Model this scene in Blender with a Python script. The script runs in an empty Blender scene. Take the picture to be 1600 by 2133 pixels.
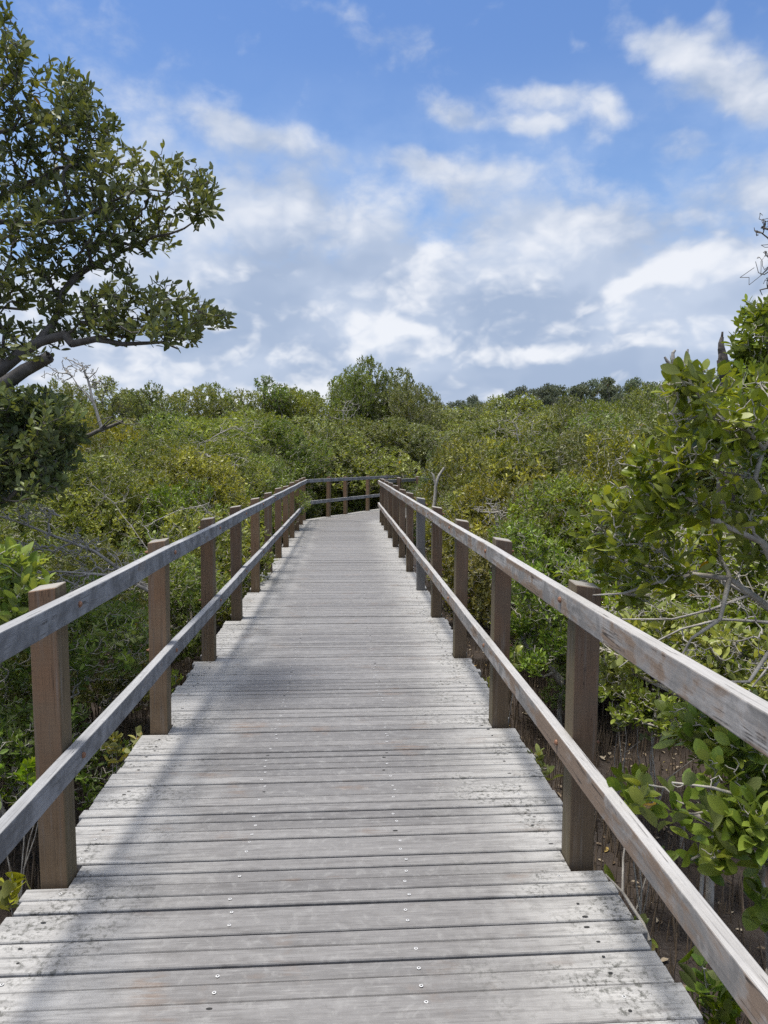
import bpy, math, random
import numpy as np

# ------------------------------------------------------------------ camera, sun, sky, exposure
scene = bpy.context.scene
COL = scene.collection
YAW, PITCH, ROLL = 0.0544, -0.0719, 0.0071
FPX = 1500.0                                     # focal length in pixels of a 1600 x 2133 frame
EYE = np.array([0.0, 0.0, 1.6])

def cam_axes():
    cy, sy = math.cos(YAW), math.sin(YAW); cp, sp = math.cos(PITCH), math.sin(PITCH)
    cr, sr = math.cos(ROLL), math.sin(ROLL)
    fwd = np.array([sy*cp, cy*cp, sp]); right = np.array([cy, -sy, 0.0]); up = np.cross(right, fwd)
    return right*cr + up*sr, -right*sr + up*cr, fwd
AX_R, AX_U, AX_W = cam_axes()

def ray(px, py):
    return AX_R*(px-800)/FPX - AX_U*(py-1066.5)/FPX + AX_W

def at(px, py, depth):
    """World point seen in the direction of a photo pixel, at a chosen distance along the view."""
    return EYE + ray(px, py)*depth

cd = bpy.data.cameras.new('camera'); cam = bpy.data.objects.new('camera', cd); COL.objects.link(cam)
from mathutils import Matrix, Vector
m = Matrix(((AX_R[0], AX_U[0], -AX_W[0], EYE[0]), (AX_R[1], AX_U[1], -AX_W[1], EYE[1]),
            (AX_R[2], AX_U[2], -AX_W[2], EYE[2]), (0, 0, 0, 1)))
cam.matrix_world = m
cd.sensor_fit = 'VERTICAL'; cd.sensor_height = 36.0; cd.lens = 36.0*FPX/2133.0
cd.clip_start = 0.05; cd.clip_end = 3000
scene.camera = cam

SUN_DIR = np.array([-0.22, 0.0, 1.0]); SUN_DIR /= np.linalg.norm(SUN_DIR)
SUN_EL = math.asin(SUN_DIR[2]); SUN_AZ = math.atan2(SUN_DIR[0], SUN_DIR[1])
sd = bpy.data.lights.new('sun', 'SUN'); sun = bpy.data.objects.new('sun', sd); COL.objects.link(sun)
sd.energy = 2.6; sd.angle = math.radians(11.0); sd.color = (1.0, 0.95, 0.87)
sun.rotation_mode = 'QUATERNION'; sun.rotation_quaternion = Vector(SUN_DIR).to_track_quat('Z', 'Y')
sun.location = (-6, -6, 25)

scene.view_settings.view_transform = 'Standard'; scene.view_settings.look = 'None'
scene.view_settings.exposure = 0.62; scene.view_settings.gamma = 1.0
scene.view_settings.use_curve_mapping = False
cy = scene.cycles
cy.max_bounces = 6; cy.diffuse_bounces = 3; cy.glossy_bounces = 2; cy.transmission_bounces = 4
cy.transparent_max_bounces = 4; cy.sample_clamp_indirect = 4.0
cy.use_denoising = False

SKY_STRENGTH = 0.085
# bright cloud masses (photo pixel of the direction, half sizes in pixels, tilt in degrees, amount)
CLOUDS = [
    (1500, 140, 150, 42, 26, .85), (1400, 80, 80, 26, 30, .40), (1560, 215, 80, 34, 24, .55), (1256, 222, 66, 36, 15, 1.0),
    (1125, 192, 66, 26, 10, .70), (1128, 256, 46, 20, 0, .75), (960, 232, 66, 26, 12, .68), (1490, 40, 30, 22, 20, .5),
    (1070, 262, 40, 26, 40, .40), (850, 345, 66, 28, 6, .68), (975, 364, 100, 34, 12, .82), (1215, 72, 24, 12, 20, .5),
    (1170, 355, 80, 30, 14, .38), (1240, 292, 40, 18, 20, .42), (1415, 300, 54, 20, 10, .50), (1425, 212, 44, 26, 0, .36),
    (560, 285, 150, 26, 12, .50), (470, 255, 200, 40, 8, .30), (800, 85, 120, 40, 14, .34), (690, 8, 110, 20, 0, .40), (900, 120, 120, 30, 20, .22),
    (600, 400, 330, 70, 0, .34), (450, 470, 260, 90, 0, .36), (250, 330, 240, 130, 0, .30), (150, 60, 280, 60, 10, .30),
    (600, 455, 90, 44, 0, .45), (1480, 425, 300, 80, 0, .42), (1050, 450, 420, 60, 0, .30),
    (1180, 540, 150, 90, 0, .62), (900, 600, 220, 110, 0, .70), (1380, 640, 300, 100, 0, .78),
    (1545, 562, 110, 36, 0, .70), (560, 630, 360, 110, 0, .62), (300, 700, 460, 130, 0, .60), (900, 765, 1000, 130, 0, .95),
]
# grey undersides (same fields)
GREYS = [
    (1150, 630, 110, 60, 0, 1.0), (560, 620, 170, 60, 0, .9), (1450, 655, 100, 26, -18, 1.0), (780, 735, 260, 26, 0, .7),
    (1030, 800, 420, 34, 0, 1.0), (1300, 765, 300, 34, 0, .8), (650, 505, 130, 50, 0, .6), (470, 705, 190, 34, 0, .7),
    (1480, 430, 260, 60, 0, .6), (1050, 455, 240, 34, 0, .5), (620, 360, 220, 50, 0, .45), (1180, 820, 260, 30, 0, .8),
    (1000, 660, 90, 40, 0, .6), (760, 600, 90, 40, 0, .4), (1250, 700, 160, 22, 0, .4),
]
WHITES = [
    (912, 535, 46, 34, 0, 1.1), (862, 605, 70, 24, -28, 1.1), (800, 650, 60, 22, -20, .8), (1175, 480, 90, 26, 0, .6), (1085, 520, 30, 30, 0, .6), (1112, 565, 50, 40, 0, .6),
    (1345, 580, 90, 26, -10, 1.2), (1540, 556, 80, 32, 0, 1.3), (1290, 625, 46, 40, -10, .9), (1480, 635, 60, 16, -20, .8), (1300, 680, 120, 20, 0, .6), (700, 655, 42, 18, 0, .9),
    (1010, 598, 26, 18, 0, 1.1), (290, 775, 120, 34, 0, 1.0), (560, 745, 70, 22, 0, .7), (600, 440, 60, 26, 0, .6), (470, 655, 60, 18, 0, .6),
    (1256, 215, 60, 30, 10, .9), (1500, 130, 120, 30, 26, .9), (830, 690, 110, 16, 0, .6), (1010, 705, 50, 16, 0, .6), (760, 615, 26, 14, 0, .8),
    (430, 530, 60, 30, 0, .5), (975, 360, 80, 24, 12, .6), (1128, 252, 34, 14, 0, .6), (220, 640, 60, 40, 0, .5),
]

class Nodes:
    def __init__(s, tree): s.t = tree; s.n = tree.nodes; s.l = tree.links
    def new(s, typ, **kw):
        n = s.n.new(typ)
        for k, v in kw.items(): setattr(n, k, v)
        return n
    def put(s, sock, v):
        if hasattr(v, 'links') or hasattr(v, 'is_linked'): s.l.new(v, sock)
        else: sock.default_value = v
    def math(s, op, a, b=0.0, c=None, clamp=False):
        n = s.new('ShaderNodeMath', operation=op, use_clamp=clamp)
        s.put(n.inputs[0], a); s.put(n.inputs[1], b)
        if c is not None: s.put(n.inputs[2], c)
        return n.outputs[0]
    def vec(s, op, a, b=None):
        n = s.new('ShaderNodeVectorMath', operation=op)
        s.put(n.inputs[0], a)
        if b is not None: s.put(n.inputs[1], b)
        return n.outputs['Value'] if op in ('DOT_PRODUCT', 'LENGTH', 'DISTANCE') else n.outputs['Vector']
    def xyz(s, x, y, z):
        n = s.new('ShaderNodeCombineXYZ')
        for i, v in enumerate((x, y, z)): s.put(n.inputs[i], v)
        return n.outputs[0]
    def sep(s, v):
        n = s.new('ShaderNodeSeparateXYZ'); s.put(n.inputs[0], v); return n.outputs
    def noise(s, v, scale, detail=4.0, rough=.55, dist=0.0, lac=2.0):
        n = s.new('ShaderNodeTexNoise')
        s.put(n.inputs['Vector'], v)
        n.inputs['Scale'].default_value = scale; n.inputs['Detail'].default_value = detail
        n.inputs['Roughness'].default_value = rough; n.inputs['Distortion'].default_value = dist
        n.inputs['Lacunarity'].default_value = lac
        return n.outputs[0]
    def remap(s, v, a, b, c=0.0, d=1.0, smooth=True):
        n = s.new('ShaderNodeMapRange', interpolation_type='SMOOTHSTEP' if smooth else 'LINEAR')
        s.put(n.inputs[0], v)
        for i, q in enumerate((a, b, c, d)): s.put(n.inputs[1+i], q)
        return n.outputs[0]
    def mix(s, f, a, b, blend='MIX'):
        n = s.new('ShaderNodeMix', data_type='RGBA', blend_type=blend)
        s.put(n.inputs[0], f)
        for sock, v in ((n.inputs[6], a), (n.inputs[7], b)):
            if isinstance(v, tuple): v = v if len(v) == 4 else (*v, 1.0)
            s.put(sock, v)
        return n.outputs[2]

def build_world():
    w = bpy.data.worlds.new('World'); scene.world = w; w.use_nodes = True
    N = Nodes(w.node_tree); N.n.clear()
    out = N.new('ShaderNodeOutputWorld'); bg = N.new('ShaderNodeBackground')
    N.l.new(bg.outputs[0], out.inputs[0]); bg.inputs[1].default_value = SKY_STRENGTH
    sky = N.new('ShaderNodeTexSky', sky_type='NISHITA'); sky.sun_disc = False
    sky.sun_elevation = SUN_EL; sky.sun_rotation = SUN_AZ
    sky.air_density = 1.0; sky.dust_density = 0.4; sky.ozone_density = 2.2
    tc = N.new('ShaderNodeTexCoord')
    d = tc.outputs['Generated']; x, y, z = N.sep(d)
    az = N.math('ARCTAN2', x, y); el = N.math('ARCSINE', z)
    ae = N.xyz(az, el, 0.0)
    wob = N.noise(ae, 9.0, 3.0, .6)
    wob2 = N.noise(N.vec('ADD', ae, (3.1, 7.7, 0)), 9.0, 3.0, .6)
    warp = N.xyz(N.math('MULTIPLY', N.math('SUBTRACT', wob, .5), .11), N.math('MULTIPLY', N.math('SUBTRACT', wob2, .5), .07), 0.0)
    aew = N.vec('ADD', ae, warp)
    ax_, ay_, _ = N.sep(aew)
    def blobs(lst):
        tot = 0.0
        for (px, py, sx, sy, tilt, amp) in lst:
            r = ray(px, py); r = r/np.linalg.norm(r)
            a0, e0 = math.atan2(r[0], r[1]), math.asin(r[2])
            mp = N.new('ShaderNodeMapping', vector_type='TEXTURE')
            if isinstance(tot, float): N.l.new(aew, mp.inputs[0])
            else: N.l.new(N.xyz(ax_, ay_, N.math('MULTIPLY', tot, 1e-6)), mp.inputs[0])   # keeps the masses evaluated one after another
            mp.inputs['Location'].default_value = (a0, e0, 0)
            mp.inputs['Rotation'].default_value = (0, 0, -math.radians(tilt))
            mp.inputs['Scale'].default_value = (1.75*sx/FPX, 1.75*sy/FPX, 1)
            v = N.remap(N.vec('LENGTH', mp.outputs[0]), 1.0, 0.0, 0.0, amp)
            tot = v if isinstance(tot, float) else N.math('ADD', tot, v)
        return tot
    # billowing detail: folded noise octaves, read again a little higher up for the lit upper rims
    pc = N.xyz(N.math('ADD', az, N.math('MULTIPLY', N.math('SUBTRACT', wob, .5), .05)), N.math('MULTIPLY', N.math('ADD', el, N.math('MULTIPLY', N.math('SUBTRACT', wob2, .5), .03)), 1.55), 0.0)
    def billow(v, det):
        t = None
        for sc, am in ((5.2, .52), (12.0, .28), (27.0, .14), (60.0, .06)):
            n = N.noise(N.vec('ADD', v, (sc, 0, 0)), sc, det, .5)
            f = N.math('MULTIPLY', N.math('MULTIPLY', N.math('ABSOLUTE', N.math('SUBTRACT', n, .5)), 5.0), am)
            t = f if t is None else N.math('ADD', t, f)
        return t
    bl = billow(pc, 1.0); bl_up = billow(N.vec('ADD', pc, (-0.014, 0.030, 0)), 1.0)
    fb = N.noise(pc, 6.5, 6.0, .56, 0.0)
    fine = N.noise(N.vec('MULTIPLY', ae, (1.0, 1.5, 1.0)), 22.0, 7.0, .62, .25)
    low = N.remap(el, .36, .14)
    cov = N.math('ADD', blobs(CLOUDS), N.math('MULTIPLY', N.math('SUBTRACT', fb, .5), 1.15))
    cov = N.math('ADD', cov, N.math('MULTIPLY', N.math('SUBTRACT', fine, .5), .80))
    cov = N.math('ADD', cov, N.math('MULTIPLY', N.math('SUBTRACT', bl, .40), .45))
    # unseen thin cloud added overhead and broken cloud behind, for whiter, softer light
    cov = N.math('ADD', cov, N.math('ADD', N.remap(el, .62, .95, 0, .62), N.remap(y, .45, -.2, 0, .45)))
    mask = N.remap(cov, 0.08, N.math('SUBTRACT', .95, N.math('MULTIPLY', low, .30)))
    emb = N.math('MULTIPLY', N.math('SUBTRACT', bl, bl_up), N.math('ADD', .6, N.math('MULTIPLY', low, 1.6)))
    light = N.math('ADD', N.math('SUBTRACT', N.math('MULTIPLY', blobs(WHITES), .52), N.math('MULTIPLY', blobs(GREYS), .40)), emb)
    light = N.math('ADD', light, N.math('ADD', N.math('MULTIPLY', N.math('SUBTRACT', fine, .5), .35), N.math('MULTIPLY', N.math('SUBTRACT', bl, .45), .45)))
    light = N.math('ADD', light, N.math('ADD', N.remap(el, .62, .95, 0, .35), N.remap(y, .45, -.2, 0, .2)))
    lit = N.remap(light, -.48, 1.0)
    big = N.noise(N.vec('MULTIPLY', aew, (1.0, 1.7, 1.0)), 5.0, 3.0, .5)
    ccol = N.mix(lit, N.mix(N.remap(N.math('SUBTRACT', big, N.math('MULTIPLY', blobs(GREYS), .12)), .28, .62), CLOUD_GREY, CLOUD_PALE), CLOUD_WHITE)
    # clear sky tinted deeper towards the zenith
    blue = N.mix(1.0, sky.outputs[0], N.mix(N.remap(el, 0.0, .62), (1.05, 1.05, 1.05), (.92, 1.10, 1.36)), 'MULTIPLY')
    blue = N.mix(N.math('MULTIPLY', N.remap(fb, .3, .65), N.remap(el, .50, .34, 0, .30)), blue, (4.6, 5.6, 7.4))
    bank = N.remap(el, .15, .03, 0.0, .92)
    blue = N.mix(N.remap(el, .52, .15, 0, .45), blue, (2.9, 4.6, 7.6))
    blue = N.mix(bank, blue, (2.5, 3.4, 5.1))
    col = N.mix(N.math('MULTIPLY', mask, .93), blue, ccol)
    # unseen bright veil of thin cloud round the sun, added to soften shadows
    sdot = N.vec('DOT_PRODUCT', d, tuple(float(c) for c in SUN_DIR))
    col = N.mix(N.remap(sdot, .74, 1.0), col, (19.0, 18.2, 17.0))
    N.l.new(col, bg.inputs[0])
CLOUD_GREY = (3.0, 3.7, 5.0); CLOUD_PALE = (4.5, 5.1, 6.2); CLOUD_WHITE = (6.9, 7.05, 7.4)
build_world()

# ------------------------------------------------------------------ mesh helpers
rng = np.random.default_rng(7)

def quad_mesh(name, verts, faces, mats, rnd=None, uv=None, smooth=False, mat_idx=None):
    verts = np.asarray(verts, dtype=np.float32); faces = np.asarray(faces, dtype=np.int32)
    k = faces.shape[1]
    me = bpy.data.meshes.new(name)
    me.vertices.add(len(verts)); me.vertices.foreach_set('co', verts.ravel())
    me.loops.add(faces.size); me.loops.foreach_set('vertex_index', faces.ravel())
    me.polygons.add(len(faces)); me.polygons.foreach_set('loop_start', np.arange(0, faces.size, k, dtype=np.int32))
    if rnd is not None:
        a = me.attributes.new('rnd', 'FLOAT', 'FACE'); a.data.foreach_set('value', np.asarray(rnd, dtype=np.float32))
    if uv is not None:
        l = me.uv_layers.new(name='grain'); l.data.foreach_set('uv', np.asarray(uv, dtype=np.float32).ravel())
    for mt in mats: me.materials.append(mt)
    if mat_idx is not None: me.polygons.foreach_set('material_index', np.asarray(mat_idx, dtype=np.int32))
    me.polygons.foreach_set('use_smooth', np.full(len(faces), smooth, dtype=bool))
    me.update(calc_edges=True); me.validate()
    return me

def link(name, me, parent=None, loc=None):
    o = bpy.data.objects.new(name, me); COL.objects.link(o)
    if parent is not None: o.parent = parent
    if loc is not None: o.location = [float(c) for c in loc]
    return o

def tag(o, label=None, cat=None, group=None, kind=None):
    for k, v in (('label', label), ('category', cat), ('group', group), ('kind', kind)):
        if v: o[k] = v
    return o

def unit(v):
    return v/np.maximum(np.linalg.norm(v, axis=-1, keepdims=True), 1e-9)

class Boxes:
    """Collects hexahedra (each given by its 8 corners) with lengthwise uv into one mesh."""
    def __init__(s): s.v = []; s.f = []; s.uv = []; s.r = []; s.n = 0
    FACES = ((0, 3, 2, 1), (4, 5, 6, 7), (0, 1, 5, 4), (1, 2, 6, 5), (2, 3, 7, 6), (3, 0, 4, 7))
    def hexa(s, c, uvc, r):
        s.v.append(np.asarray(c, float))
        for f in s.FACES:
            s.f.append([i+s.n for i in f]); s.uv += [uvc[i] for i in f]; s.r.append(r)
        s.n += 8
    def beam(s, a, b, width, height, r=None, side=None):
        """A beam from a to b (centre of its section), width sideways, height upwards."""
        a = np.asarray(a, float); b = np.asarray(b, float)
        d = unit(b-a); up = np.array([0, 0, 1.0])
        if abs(d[2]) > .9: up = np.array([0, 1.0, 0])
        sd_ = unit(np.cross(d, up)) if side is None else np.asarray(side, float)
        up = np.cross(sd_, d); L = np.linalg.norm(b-a); r = rng.random() if r is None else r
        c = [];  uv = []
        for p, u in ((a, 0), (b, L)):
            for sx, sy in ((-1, -1), (1, -1), (1, 1), (-1, 1)):
                c.append(p+sd_*sx*width/2+up*sy*height/2); uv.append((u, sx*width/2+sy*height*.37))
        s.hexa(c, uv, r)
    def mesh(s, name, mats): return quad_mesh(name, np.concatenate(s.v), s.f, mats, s.r, s.uv)

def bevel(o, w, seg=1):
    md = o.modifiers.new('edge', 'BEVEL'); md.width = w; md.segments = seg; md.limit_method = 'ANGLE'
    md.harden_normals = False

# ------------------------------------------------------------------ materials
def material(name):
    mt = bpy.data.materials.new(name); mt.use_nodes = True
    N = Nodes(mt.node_tree); p = N.n['Principled BSDF']
    return mt, N, p

def attr(N, name):
    n = N.new('ShaderNodeAttribute'); n.attribute_name = name; return n.outputs['Fac']

def bump(N, p, h, strength, dist):
    b = N.new('ShaderNodeBump'); b.inputs['Strength'].default_value = strength; b.inputs['Distance'].default_value = dist
    N.l.new(h, b.inputs['Height']); N.l.new(b.outputs[0], p.inputs['Normal'])

def wood_coords(N):
    uv = N.new('ShaderNodeUVMap'); uv.uv_map = 'grain'
    u, v, _ = N.sep(uv.outputs[0]); r = attr(N, 'rnd')
    off = N.math('MULTIPLY', r, 37.0)
    return u, v, r, off

def mat_deck():
    mt, N, p = material('weathered_decking')
    u, v, r, off = wood_coords(N)
    fibre = N.noise(N.xyz(N.math('ADD', N.math('MULTIPLY', u, 5.5), off), N.math('MULTIPLY', v, 110.0), off), 1.0, 5.0, .65, .4)
    streak = N.noise(N.xyz(N.math('ADD', N.math('MULTIPLY', u, 2.4), off), N.math('MULTIPLY', v, 24.0), off), 1.0, 5.0, .66, 1.0)
    blot = N.noise(N.xyz(N.math('ADD', N.math('MULTIPLY', u, 3.0), off), N.math('MULTIPLY', v, 7.0), off), 1.0, 4.0, .6)
    geo = N.new('ShaderNodeNewGeometry'); pos = geo.outputs['Position']
    speck = N.noise(pos, 46.0, 6.0, .72)
    patch = N.noise(pos, 2.6, 4.0, .62)
    walk = N.noise(N.vec('MULTIPLY', pos, (1.0, .35, 1.0)), 1.3, 3.0, .55)
    lat = N.math('ABSOLUTE', N.math('ADD', u, N.math('MULTIPLY', N.math('SUBTRACT', patch, .5), .7)))
    edge = N.remap(lat, .42, .95)
    tone = N.mix(r, (.145, .141, .141), (.240, .234, .232))
    tone = N.mix(N.remap(walk, .35, .7, 0, .5), tone, (.195, .188, .186))
    pale = N.mix(blot, (.29, .287, .282), (.60, .59, .57))
    col = N.mix(N.math('MULTIPLY', edge, .85), tone, pale)
    col = N.mix(N.remap(streak, .40, .72, 0, .55), col, (.105, .10, .098))
    col = N.mix(N.remap(fibre, .5, .74, 0, .55), col, (.08, .075, .072))
    col = N.mix(N.remap(fibre, .46, .28, 0, .35), col, (.38, .375, .37))
    mott = N.noise(pos, 21.0, 5.0, .66, .5)
    col = N.mix(N.remap(mott, .5, .72, 0, .38), col, (.33, .327, .322))
    col = N.mix(N.remap(mott, .48, .3, 0, .28), col, (.105, .10, .096))
    # black-green lichen and brown stains along the edges
    lich = N.math('MULTIPLY', N.math('MULTIPLY', N.remap(speck, .47, .62), N.remap(patch, .46, .60)), N.remap(lat, .35, .85))
    col = N.mix(N.math('MULTIPLY', lich, .82), col, (.045, .046, .036))
    patch2 = N.noise(N.vec('ADD', pos, (11.0, 5.0, 0)), 3.3, 4.0, .6)
    rust = N.math('MULTIPLY', N.remap(patch2, .56, .72), N.remap(streak, .42, .6))
    col = N.mix(N.math('MULTIPLY', rust, .45), col, (.20, .13, .085))
    N.l.new(col, p.inputs['Base Color']); p.inputs['Roughness'].default_value = .56
    p.inputs['Specular IOR Level'].default_value = .5
    h = N.math('ADD', N.math('MULTIPLY', fibre, .6), N.math('MULTIPLY', streak, .6))
    bump(N, p, h, .55, .004)
    return mt

def mat_rail(name, cold, warm, warm_amount, dark):
    mt, N, p = material(name)
    u, v, r, off = wood_coords(N)
    geo = N.new('ShaderNodeNewGeometry'); pos = geo.outputs['Position']; nz = N.sep(geo.outputs['True Normal'])[2]
    fibre = N.noise(N.xyz(N.math('ADD', N.math('MULTIPLY', u, 3.0), off), N.math('MULTIPLY', v, 130.0), off), 1.0, 5.0, .65, .3)
    streak = N.noise(N.xyz(N.math('ADD', N.math('MULTIPLY', u, 1.3), off), N.math('MULTIPLY', v, 26.0), off), 1.0, 5.0, .62, .8)
    cloud = N.noise(N.vec('ADD', pos, (5.0, 2.0, 8.0)), 5.5, 5.0, .62, .5)
    small = N.noise(pos, 34.0, 5.0, .65)
    base = N.mix(N.remap(cloud, .36, .62), tuple(c*.62 for c in cold), tuple(c*1.3 for c in cold))
    base = N.mix(N.remap(N.noise(pos, 17.0, 4.0, .6), .5, .7, 0, .45), base, tuple(c*1.55 for c in cold))
    wamt = N.math('ADD', N.math('MULTIPLY', N.math('SUBTRACT', streak, .5), 1.6), N.math('MULTIPLY', N.math('SUBTRACT', cloud, .5), 1.5))
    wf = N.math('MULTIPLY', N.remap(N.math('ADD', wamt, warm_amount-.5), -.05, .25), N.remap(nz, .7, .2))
    col = N.mix(N.math('MULTIPLY', wf, .85), base, warm)
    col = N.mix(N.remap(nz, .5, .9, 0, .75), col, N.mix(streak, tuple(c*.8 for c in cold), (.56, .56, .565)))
    col = N.mix(N.remap(fibre, .5, .75, 0, .5), col, (.09, .085, .08))
    col = N.mix(N.math('MULTIPLY', N.remap(small, .55, .72), N.remap(cloud, .45, .7, 0, dark)), col, (.06, .06, .062))
    crack = N.noise(N.xyz(N.math('ADD', N.math('MULTIPLY', u, .8), off), N.math('MULTIPLY', v, 55.0), off), 1.0, 2.0, .5, .3)
    crackm = N.math('MULTIPLY', N.remap(N.math('ABSOLUTE', N.math('SUBTRACT', crack, .5)), .016, .0), N.remap(cloud, .47, .58))
    col = N.mix(N.math('MULTIPLY', crackm, .85), col, (.03, .027, .025))
    N.l.new(col, p.inputs['Base Color']); p.inputs['Roughness'].default_value = .72
    p.inputs['Specular IOR Level'].default_value = .3
    bump(N, p, N.math('ADD', N.math('MULTIPLY', fibre, .5), N.math('MULTIPLY', streak, .8)), .5, .004)
    return mt

def mat_post(name, brown, grey=0.0):
    mt, N, p = material(name)
    u, v, r, off = wood_coords(N)
    geo = N.new('ShaderNodeNewGeometry'); pos = geo.outputs['Position']; nn = N.sep(geo.outputs['True Normal'])
    fibre = N.noise(N.xyz(N.math('ADD', N.math('MULTIPLY', u, 3.0), off), N.math('MULTIPLY', v, 90.0), off), 1.0, 5.0, .6, .3)
    saw = N.noise(N.xyz(N.math('MULTIPLY', u, 80.0), N.math('MULTIPLY', v, 3.0), off), 1.0, 2.0, .5)
    cloud = N.noise(pos, 6.0, 5.0, .6, .3)
    zz = N.sep(pos)[2]
    col = N.mix(r, tuple(c*.75 for c in brown), tuple(c*1.2 for c in brown))
    col = N.mix(N.remap(cloud, .3, .7, 0, .6), col, (brown[0]*1.15, brown[1]*.92, brown[2]*.8))
    # olive tint on the faces along the walk and towards the foot
    side_olive = N.math('MULTIPLY', N.remap(N.math('ABSOLUTE', nn[0]), .4, .9), N.remap(cloud, .25, .6, .35, .9))
    col = N.mix(N.math('MULTIPLY', side_olive, .7), col, (.115, .108, .06))
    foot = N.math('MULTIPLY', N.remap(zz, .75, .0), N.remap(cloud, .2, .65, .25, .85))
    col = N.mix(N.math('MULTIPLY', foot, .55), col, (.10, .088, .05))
    col = N.mix(N.remap(fibre, .48, .75, 0, .5), col, (.05, .04, .03))
    crack = N.noise(N.xyz(N.math('ADD', N.math('MULTIPLY', u, 1.6), off), N.math('MULTIPLY', v, 42.0), off), 1.0, 2.0, .5, .2)
    crackm = N.math('MULTIPLY', N.remap(N.math('ABSOLUTE', N.math('SUBTRACT', crack, .5)), .012, .0), N.remap(cloud, .5, .6))
    silver = N.remap(N.noise(N.xyz(N.math('ADD', N.math('MULTIPLY', u, 2.2), off), N.math('MULTIPLY', v, 30.0), off), 1.0, 4.0, .6), .52, .74, 0, .55)
    col = N.mix(silver, col, (.23, .205, .18))
    col = N.mix(N.math('MULTIPLY', crackm, .8), col, (.025, .02, .016))
    if grey: col = N.mix(grey, col, (.17, .165, .165))
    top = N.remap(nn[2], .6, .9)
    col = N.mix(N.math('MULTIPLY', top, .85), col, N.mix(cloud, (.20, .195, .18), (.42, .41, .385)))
    N.l.new(col, p.inputs['Base Color']); p.inputs['Roughness'].default_value = .8
    p.inputs['Specular IOR Level'].default_value = .25
    bump(N, p, N.math('ADD', N.math('MULTIPLY', fibre, .6), N.math('MULTIPLY', saw, .4)), .45, .003)
    return mt

def mat_plain(name, col, rough=.6, metal=0.0, var=None, scale=20.0):
    mt, N, p = material(name)
    if var:
        geo = N.new('ShaderNodeNewGeometry')
        n = N.noise(geo.outputs['Position'], scale, 5.0, .6)
        N.l.new(N.mix(N.remap(n, .3, .7), col, var), p.inputs['Base Color'])
        bump(N, p, n, .5, .01)
    else: p.inputs['Base Color'].default_value = (*col, 1)
    p.inputs['Roughness'].default_value = rough; p.inputs['Metallic'].default_value = metal
    return mt

def mat_leaf(name, dark, mid, light, yellow=.012, under=(.20, .22, .095), gloss=.36, trans=.28, tip=None):
    mt, N, p = material(name)
    r = attr(N, 'rnd'); oi = N.new('ShaderNodeObjectInfo'); orr = oi.outputs['Random']
    cr = N.new('ShaderNodeValToRGB'); N.l.new(r, cr.inputs[0]); e = cr.color_ramp
    e.elements[0].position = 0.0; e.elements[0].color = (*dark, 1)
    e.elements[1].position = 1.0; e.elements[1].color = (.42, .22, .02, 1)
    for pos, c in ((.42, mid), (.80, light), (.985-yellow, tuple(light)), (.99-yellow*.5, (.30, .24, .03))):
        k = e.elements.new(pos); k.color = (*c, 1)
    hs = N.new('ShaderNodeHueSaturation')
    N.l.new(cr.outputs[0], hs.inputs['Color'])
    N.put(hs.inputs['Hue'], N.remap(orr, 0, 1, .497, .525, False)); N.put(hs.inputs['Saturation'], N.remap(N.math('FRACT', N.math('MULTIPLY', orr, 7.3)), 0, 1, .80, 1.10, False))
    N.put(hs.inputs['Value'], N.remap(N.math('FRACT', N.math('MULTIPLY', orr, 13.7)), 0, 1, .72, 1.28, False))
    geo = N.new('ShaderNodeNewGeometry')
    spots = N.noise(geo.outputs['Position'], 70.0, 3.0, .6)
    face = N.mix(N.remap(spots, .62, .76, 0, .5), hs.outputs[0], (.20, .15, .04))
    face = N.mix(N.remap(spots, .46, .30, 0, .30), face, tuple(c*1.3 for c in light))
    col = N.mix(N.math('MULTIPLY', geo.outputs['Backfacing'], .8), face, under)
    N.l.new(col, p.inputs['Base Color']); p.inputs['Roughness'].default_value = gloss
    p.inputs['Specular IOR Level'].default_value = .32
    N.put(p.inputs['Roughness'], N.math('ADD', N.math('MULTIPLY', geo.outputs['Backfacing'], .35), gloss))
    tr = N.new('ShaderNodeBsdfTranslucent')
    N.l.new(N.mix(1.0, hs.outputs[0], (1.5, 1.35, .5), 'MULTIPLY'), tr.inputs[0])
    ms = N.new('ShaderNodeMixShader'); ms.inputs[0].default_value = trans
    out = N.n['Material Output']
    N.l.new(p.outputs[0], ms.inputs[1]); N.l.new(tr.outputs[0], ms.inputs[2]); N.l.new(ms.outputs[0], out.inputs[0])
    return mt

M = {}
M['deck'] = mat_deck()
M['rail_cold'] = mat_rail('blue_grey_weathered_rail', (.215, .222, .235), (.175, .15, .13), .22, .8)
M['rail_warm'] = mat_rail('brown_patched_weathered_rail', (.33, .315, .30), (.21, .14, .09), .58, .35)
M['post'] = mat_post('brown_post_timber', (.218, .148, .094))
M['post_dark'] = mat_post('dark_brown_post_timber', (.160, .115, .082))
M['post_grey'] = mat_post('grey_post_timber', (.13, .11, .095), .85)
M['steel'] = mat_plain('galvanised_screw', (.62, .62, .62), .5, .3)
M['hole'] = mat_plain('screw_socket', (.02, .02, .02), .8)
M['copper'] = mat_plain('rusty_bolt', (.30, .155, .095), .55, .3, (.20, .10, .06), 90)
M['joist'] = mat_plain('dark_bearer_timber', (.09, .07, .055), .85, 0, (.05, .04, .033), 9)
M['bark'] = mat_plain('pale_grey_bark', (.47, .44, .385), .85, 0, (.25, .225, .19), 14)
M['bark_dark'] = mat_plain('dark_bark', (.075, .065, .055), .9, 0, (.15, .135, .12), 12)
M['dead'] = mat_plain('bleached_dead_wood', (.40, .38, .345), .85, 0, (.22, .2, .175), 18)
M['char'] = mat_plain('blackened_dead_wood', (.035, .03, .028), .9, 0, (.12, .105, .095), 22)
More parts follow.
